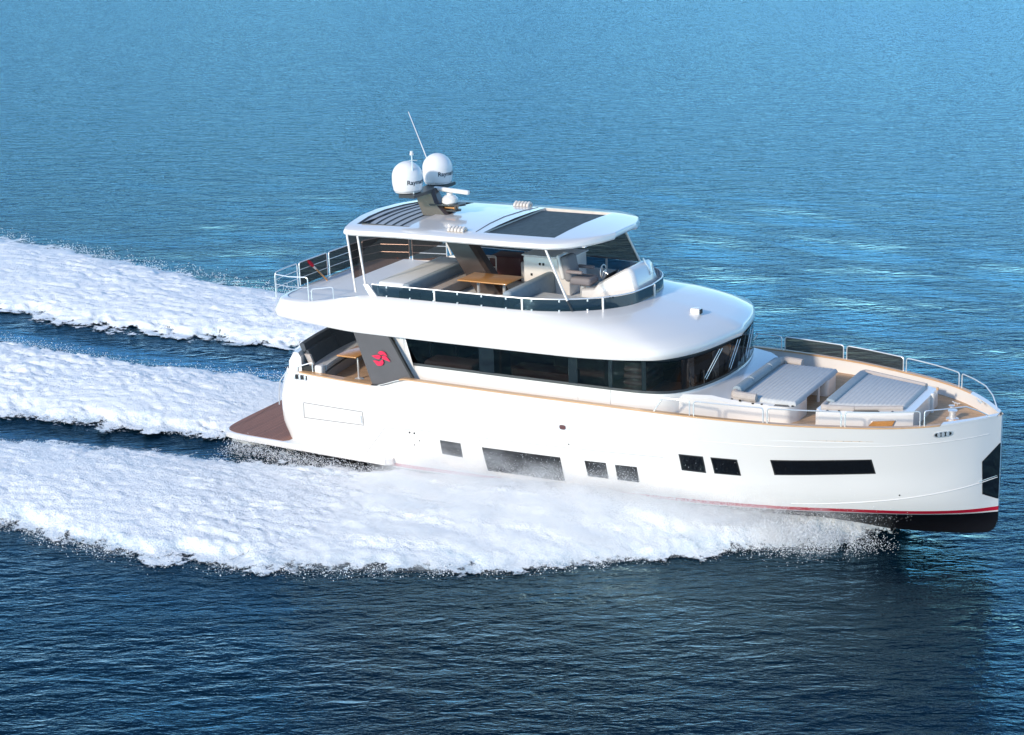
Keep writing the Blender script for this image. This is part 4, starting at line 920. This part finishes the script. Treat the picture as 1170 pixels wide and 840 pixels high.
# spray hanging against the hull side, densest between midships and the bow
n = 60000; x = rng.normal(13.6, 2.8, n); x = x[(x > 7.5) & (x < 22.5)]; n = len(x); zb = rng.exponential(.19, n)-.30+ip(x, [7, 10, 14, 18, 21], [-.1, .0, .25, .2, -.1])
bz = zb; y = np.array([-hy(a, min(b, 2.6)) for a, b in zip(x, bz)])-rng.exponential(.45, n)-.03
wz_ = math.sin(TRIM)*x+math.cos(TRIM)*bz+LIFT; P = np.stack([x, y, wz_], 1); ok = bz < 1.5; P = P[ok]
droplets('spray_droplets', P, rng.uniform(.003, .0105, len(P)), 'mist of droplets against the hull amidships')

P = np.stack([rng.uniform(1.0, 9.5, 9000), -(3.75+rng.exponential(.35, 9000)), .05+np.abs(rng.normal(0, .18, 9000))], 1)
droplets('spray_droplets', P, rng.uniform(.005, .016, 9000), 'grey spray in the dark gap beside the stern ledge')

# crumbs of foam tossed up all over the near band
n = 60000; x = rng.uniform(-14, 21, n); o_ = ip(x, OUT_X, OUT_Y); i_ = np.maximum(ip(x, INN_X, INN_Y), 1.5); y = -(i_+(o_-i_)*rng.uniform(.02, 1.0, n))
P = np.stack([x, y, foam_z('s')(x, y)+np.abs(rng.normal(0, .05, n))], 1)
droplets('foam_crumbs', P, rng.uniform(.004, .012, n), 'crumbs of froth tossed up from the near foam band')
x = rng.normal(19.9, .85, 9000); x = x[(x > 16) & (x < 22.3) & (fbm(x*1.3, x*0+2, 3, 5) > .3)]; n = len(x); yy = np.array([hy(a, .0) for a in x])+np.abs(rng.normal(0, .55, n))*ip(x, [18, 21, 22], [1.3, .9, .3])-.1
P = np.stack([x, -yy, -.02+1.0*rng.beta(1.5, 2.6, n)*ip(x, [18, 20, 22], [1.2, 1.1, .6])], 1)
droplets('spray_burst', P, rng.uniform(.005, .015, n), 'burst of spray curling off the hull just aft of the bow')
# drifting mist over the foam: thin vapour, thickest low down beside the hull
def mist_mesh(xs_, ringf):
    m_ = MB(); m_.loft([ringf(float(x)) for x in xs_]); return m_
def near_ring(x):
    o_ = float(ip(x, OUT_X, OUT_Y)); hb_ = hy(x, .2)-.6; e_ = float(SS(x, 6.5, 9.5)*(1-SS(x, 19.5, 21.4))); H_ = .3+1.2*e_
    return [(x, -(o_-.1), .0), (x, -(o_-.3), .10+.15*e_), (x, -(o_*.7+hb_*.3), H_*.55), (x, -(hb_+.9), H_+.30), (x, -hb_, H_+.30), (x, -hb_, .0)]
VM = bpy.data.materials.new('mist'); VM.use_nodes = True; VM.node_tree.nodes.remove(VM.node_tree.nodes['Principled BSDF'])
pv = N(VM, 'ShaderNodeVolumePrincipled'); pv.inputs['Color'].default_value = (.98, .98, .98, 1)
tcm = N(VM, 'ShaderNodeTexCoord'); nm_ = N(VM, 'ShaderNodeTexNoise'); nm_.inputs['Scale'].default_value = 1.6; nm_.inputs['Detail'].default_value = 4; nm_.inputs['Roughness'].default_value = .65; mpm = N(VM, 'ShaderNodeMapping'); mpm.inputs['Scale'].default_value = (.4, 1, 1.2); L(VM, tcm.outputs['Object'], mpm.inputs['Vector']); L(VM, mpm.outputs[0], nm_.inputs['Vector'])
mrm = N(VM, 'ShaderNodeMapRange'); mrm.inputs[1].default_value = .42; mrm.inputs[2].default_value = .72; mrm.inputs[3].default_value = 0; mrm.inputs[4].default_value = 2.2; L(VM, nm_.outputs['Fac'], mrm.inputs[0])
spm = N(VM, 'ShaderNodeSeparateXYZ'); L(VM, tcm.outputs['Object'], spm.inputs[0])
mrz = N(VM, 'ShaderNodeMapRange'); mrz.inputs[1].default_value = 2.1; mrz.inputs[2].default_value = .5; mrz.inputs[3].default_value = 0; mrz.inputs[4].default_value = 1; L(VM, spm.outputs['Z'], mrz.inputs[0])
mum = N(VM, 'ShaderNodeMath', operation='MULTIPLY'); L(VM, mrm.outputs[0], mum.inputs[0]); L(VM, mrz.outputs[0], mum.inputs[1]); L(VM, mum.outputs[0], pv.inputs['Density'])
L(VM, pv.outputs[0], VM.node_tree.nodes['Material Output'].inputs['Volume'])
mo = mist_mesh(np.linspace(6.5, 21.4, 40), near_ring).build('spray_mist', VM, None, 0); mo['kind'] = 'stuff'; mo['label'] = 'soft white mist blowing over the starboard bow wave and up the hull'; mo['category'] = 'mist'
S.cycles.volume_step_rate = 2.0; S.cycles.volume_bounces = 3

# ---------------------------------------------------------------- unseen far ridge, added to block pale low sky mirrored in the water
az = np.linspace(-R(75), R(75), 260); rows = []
for k_, (rr, hh) in enumerate(((1500, 0), (1560, .35), (1680, .8), (1850, 1.0), (2150, .7), (2500, 0))):
    H = 42+45*fbm(az*6+3, az*0+k_*.15, 5, 31)**1.5
    a_ = az+R(28.67); rows.append(np.stack([34-np.sin(a_)*rr, -46+np.cos(a_)*rr, np.where(hh > 0, H*hh*(.85+.3*fbm(az*40, az*0+k_, 3, 8)), -3)], 1))
V = np.concatenate(rows); n_ = len(az); F = np.array([(k_*n_+i, k_*n_+i+1, (k_+1)*n_+i+1, (k_+1)*n_+i) for k_ in range(5) for i in range(n_-1)])
hm = vary(mat('unseen_hill', (.035, .06, .055), .9), .02, .35)
unseen_hills = np_mesh('unseen_hills', V, F, hm); unseen_hills['kind'] = 'structure'
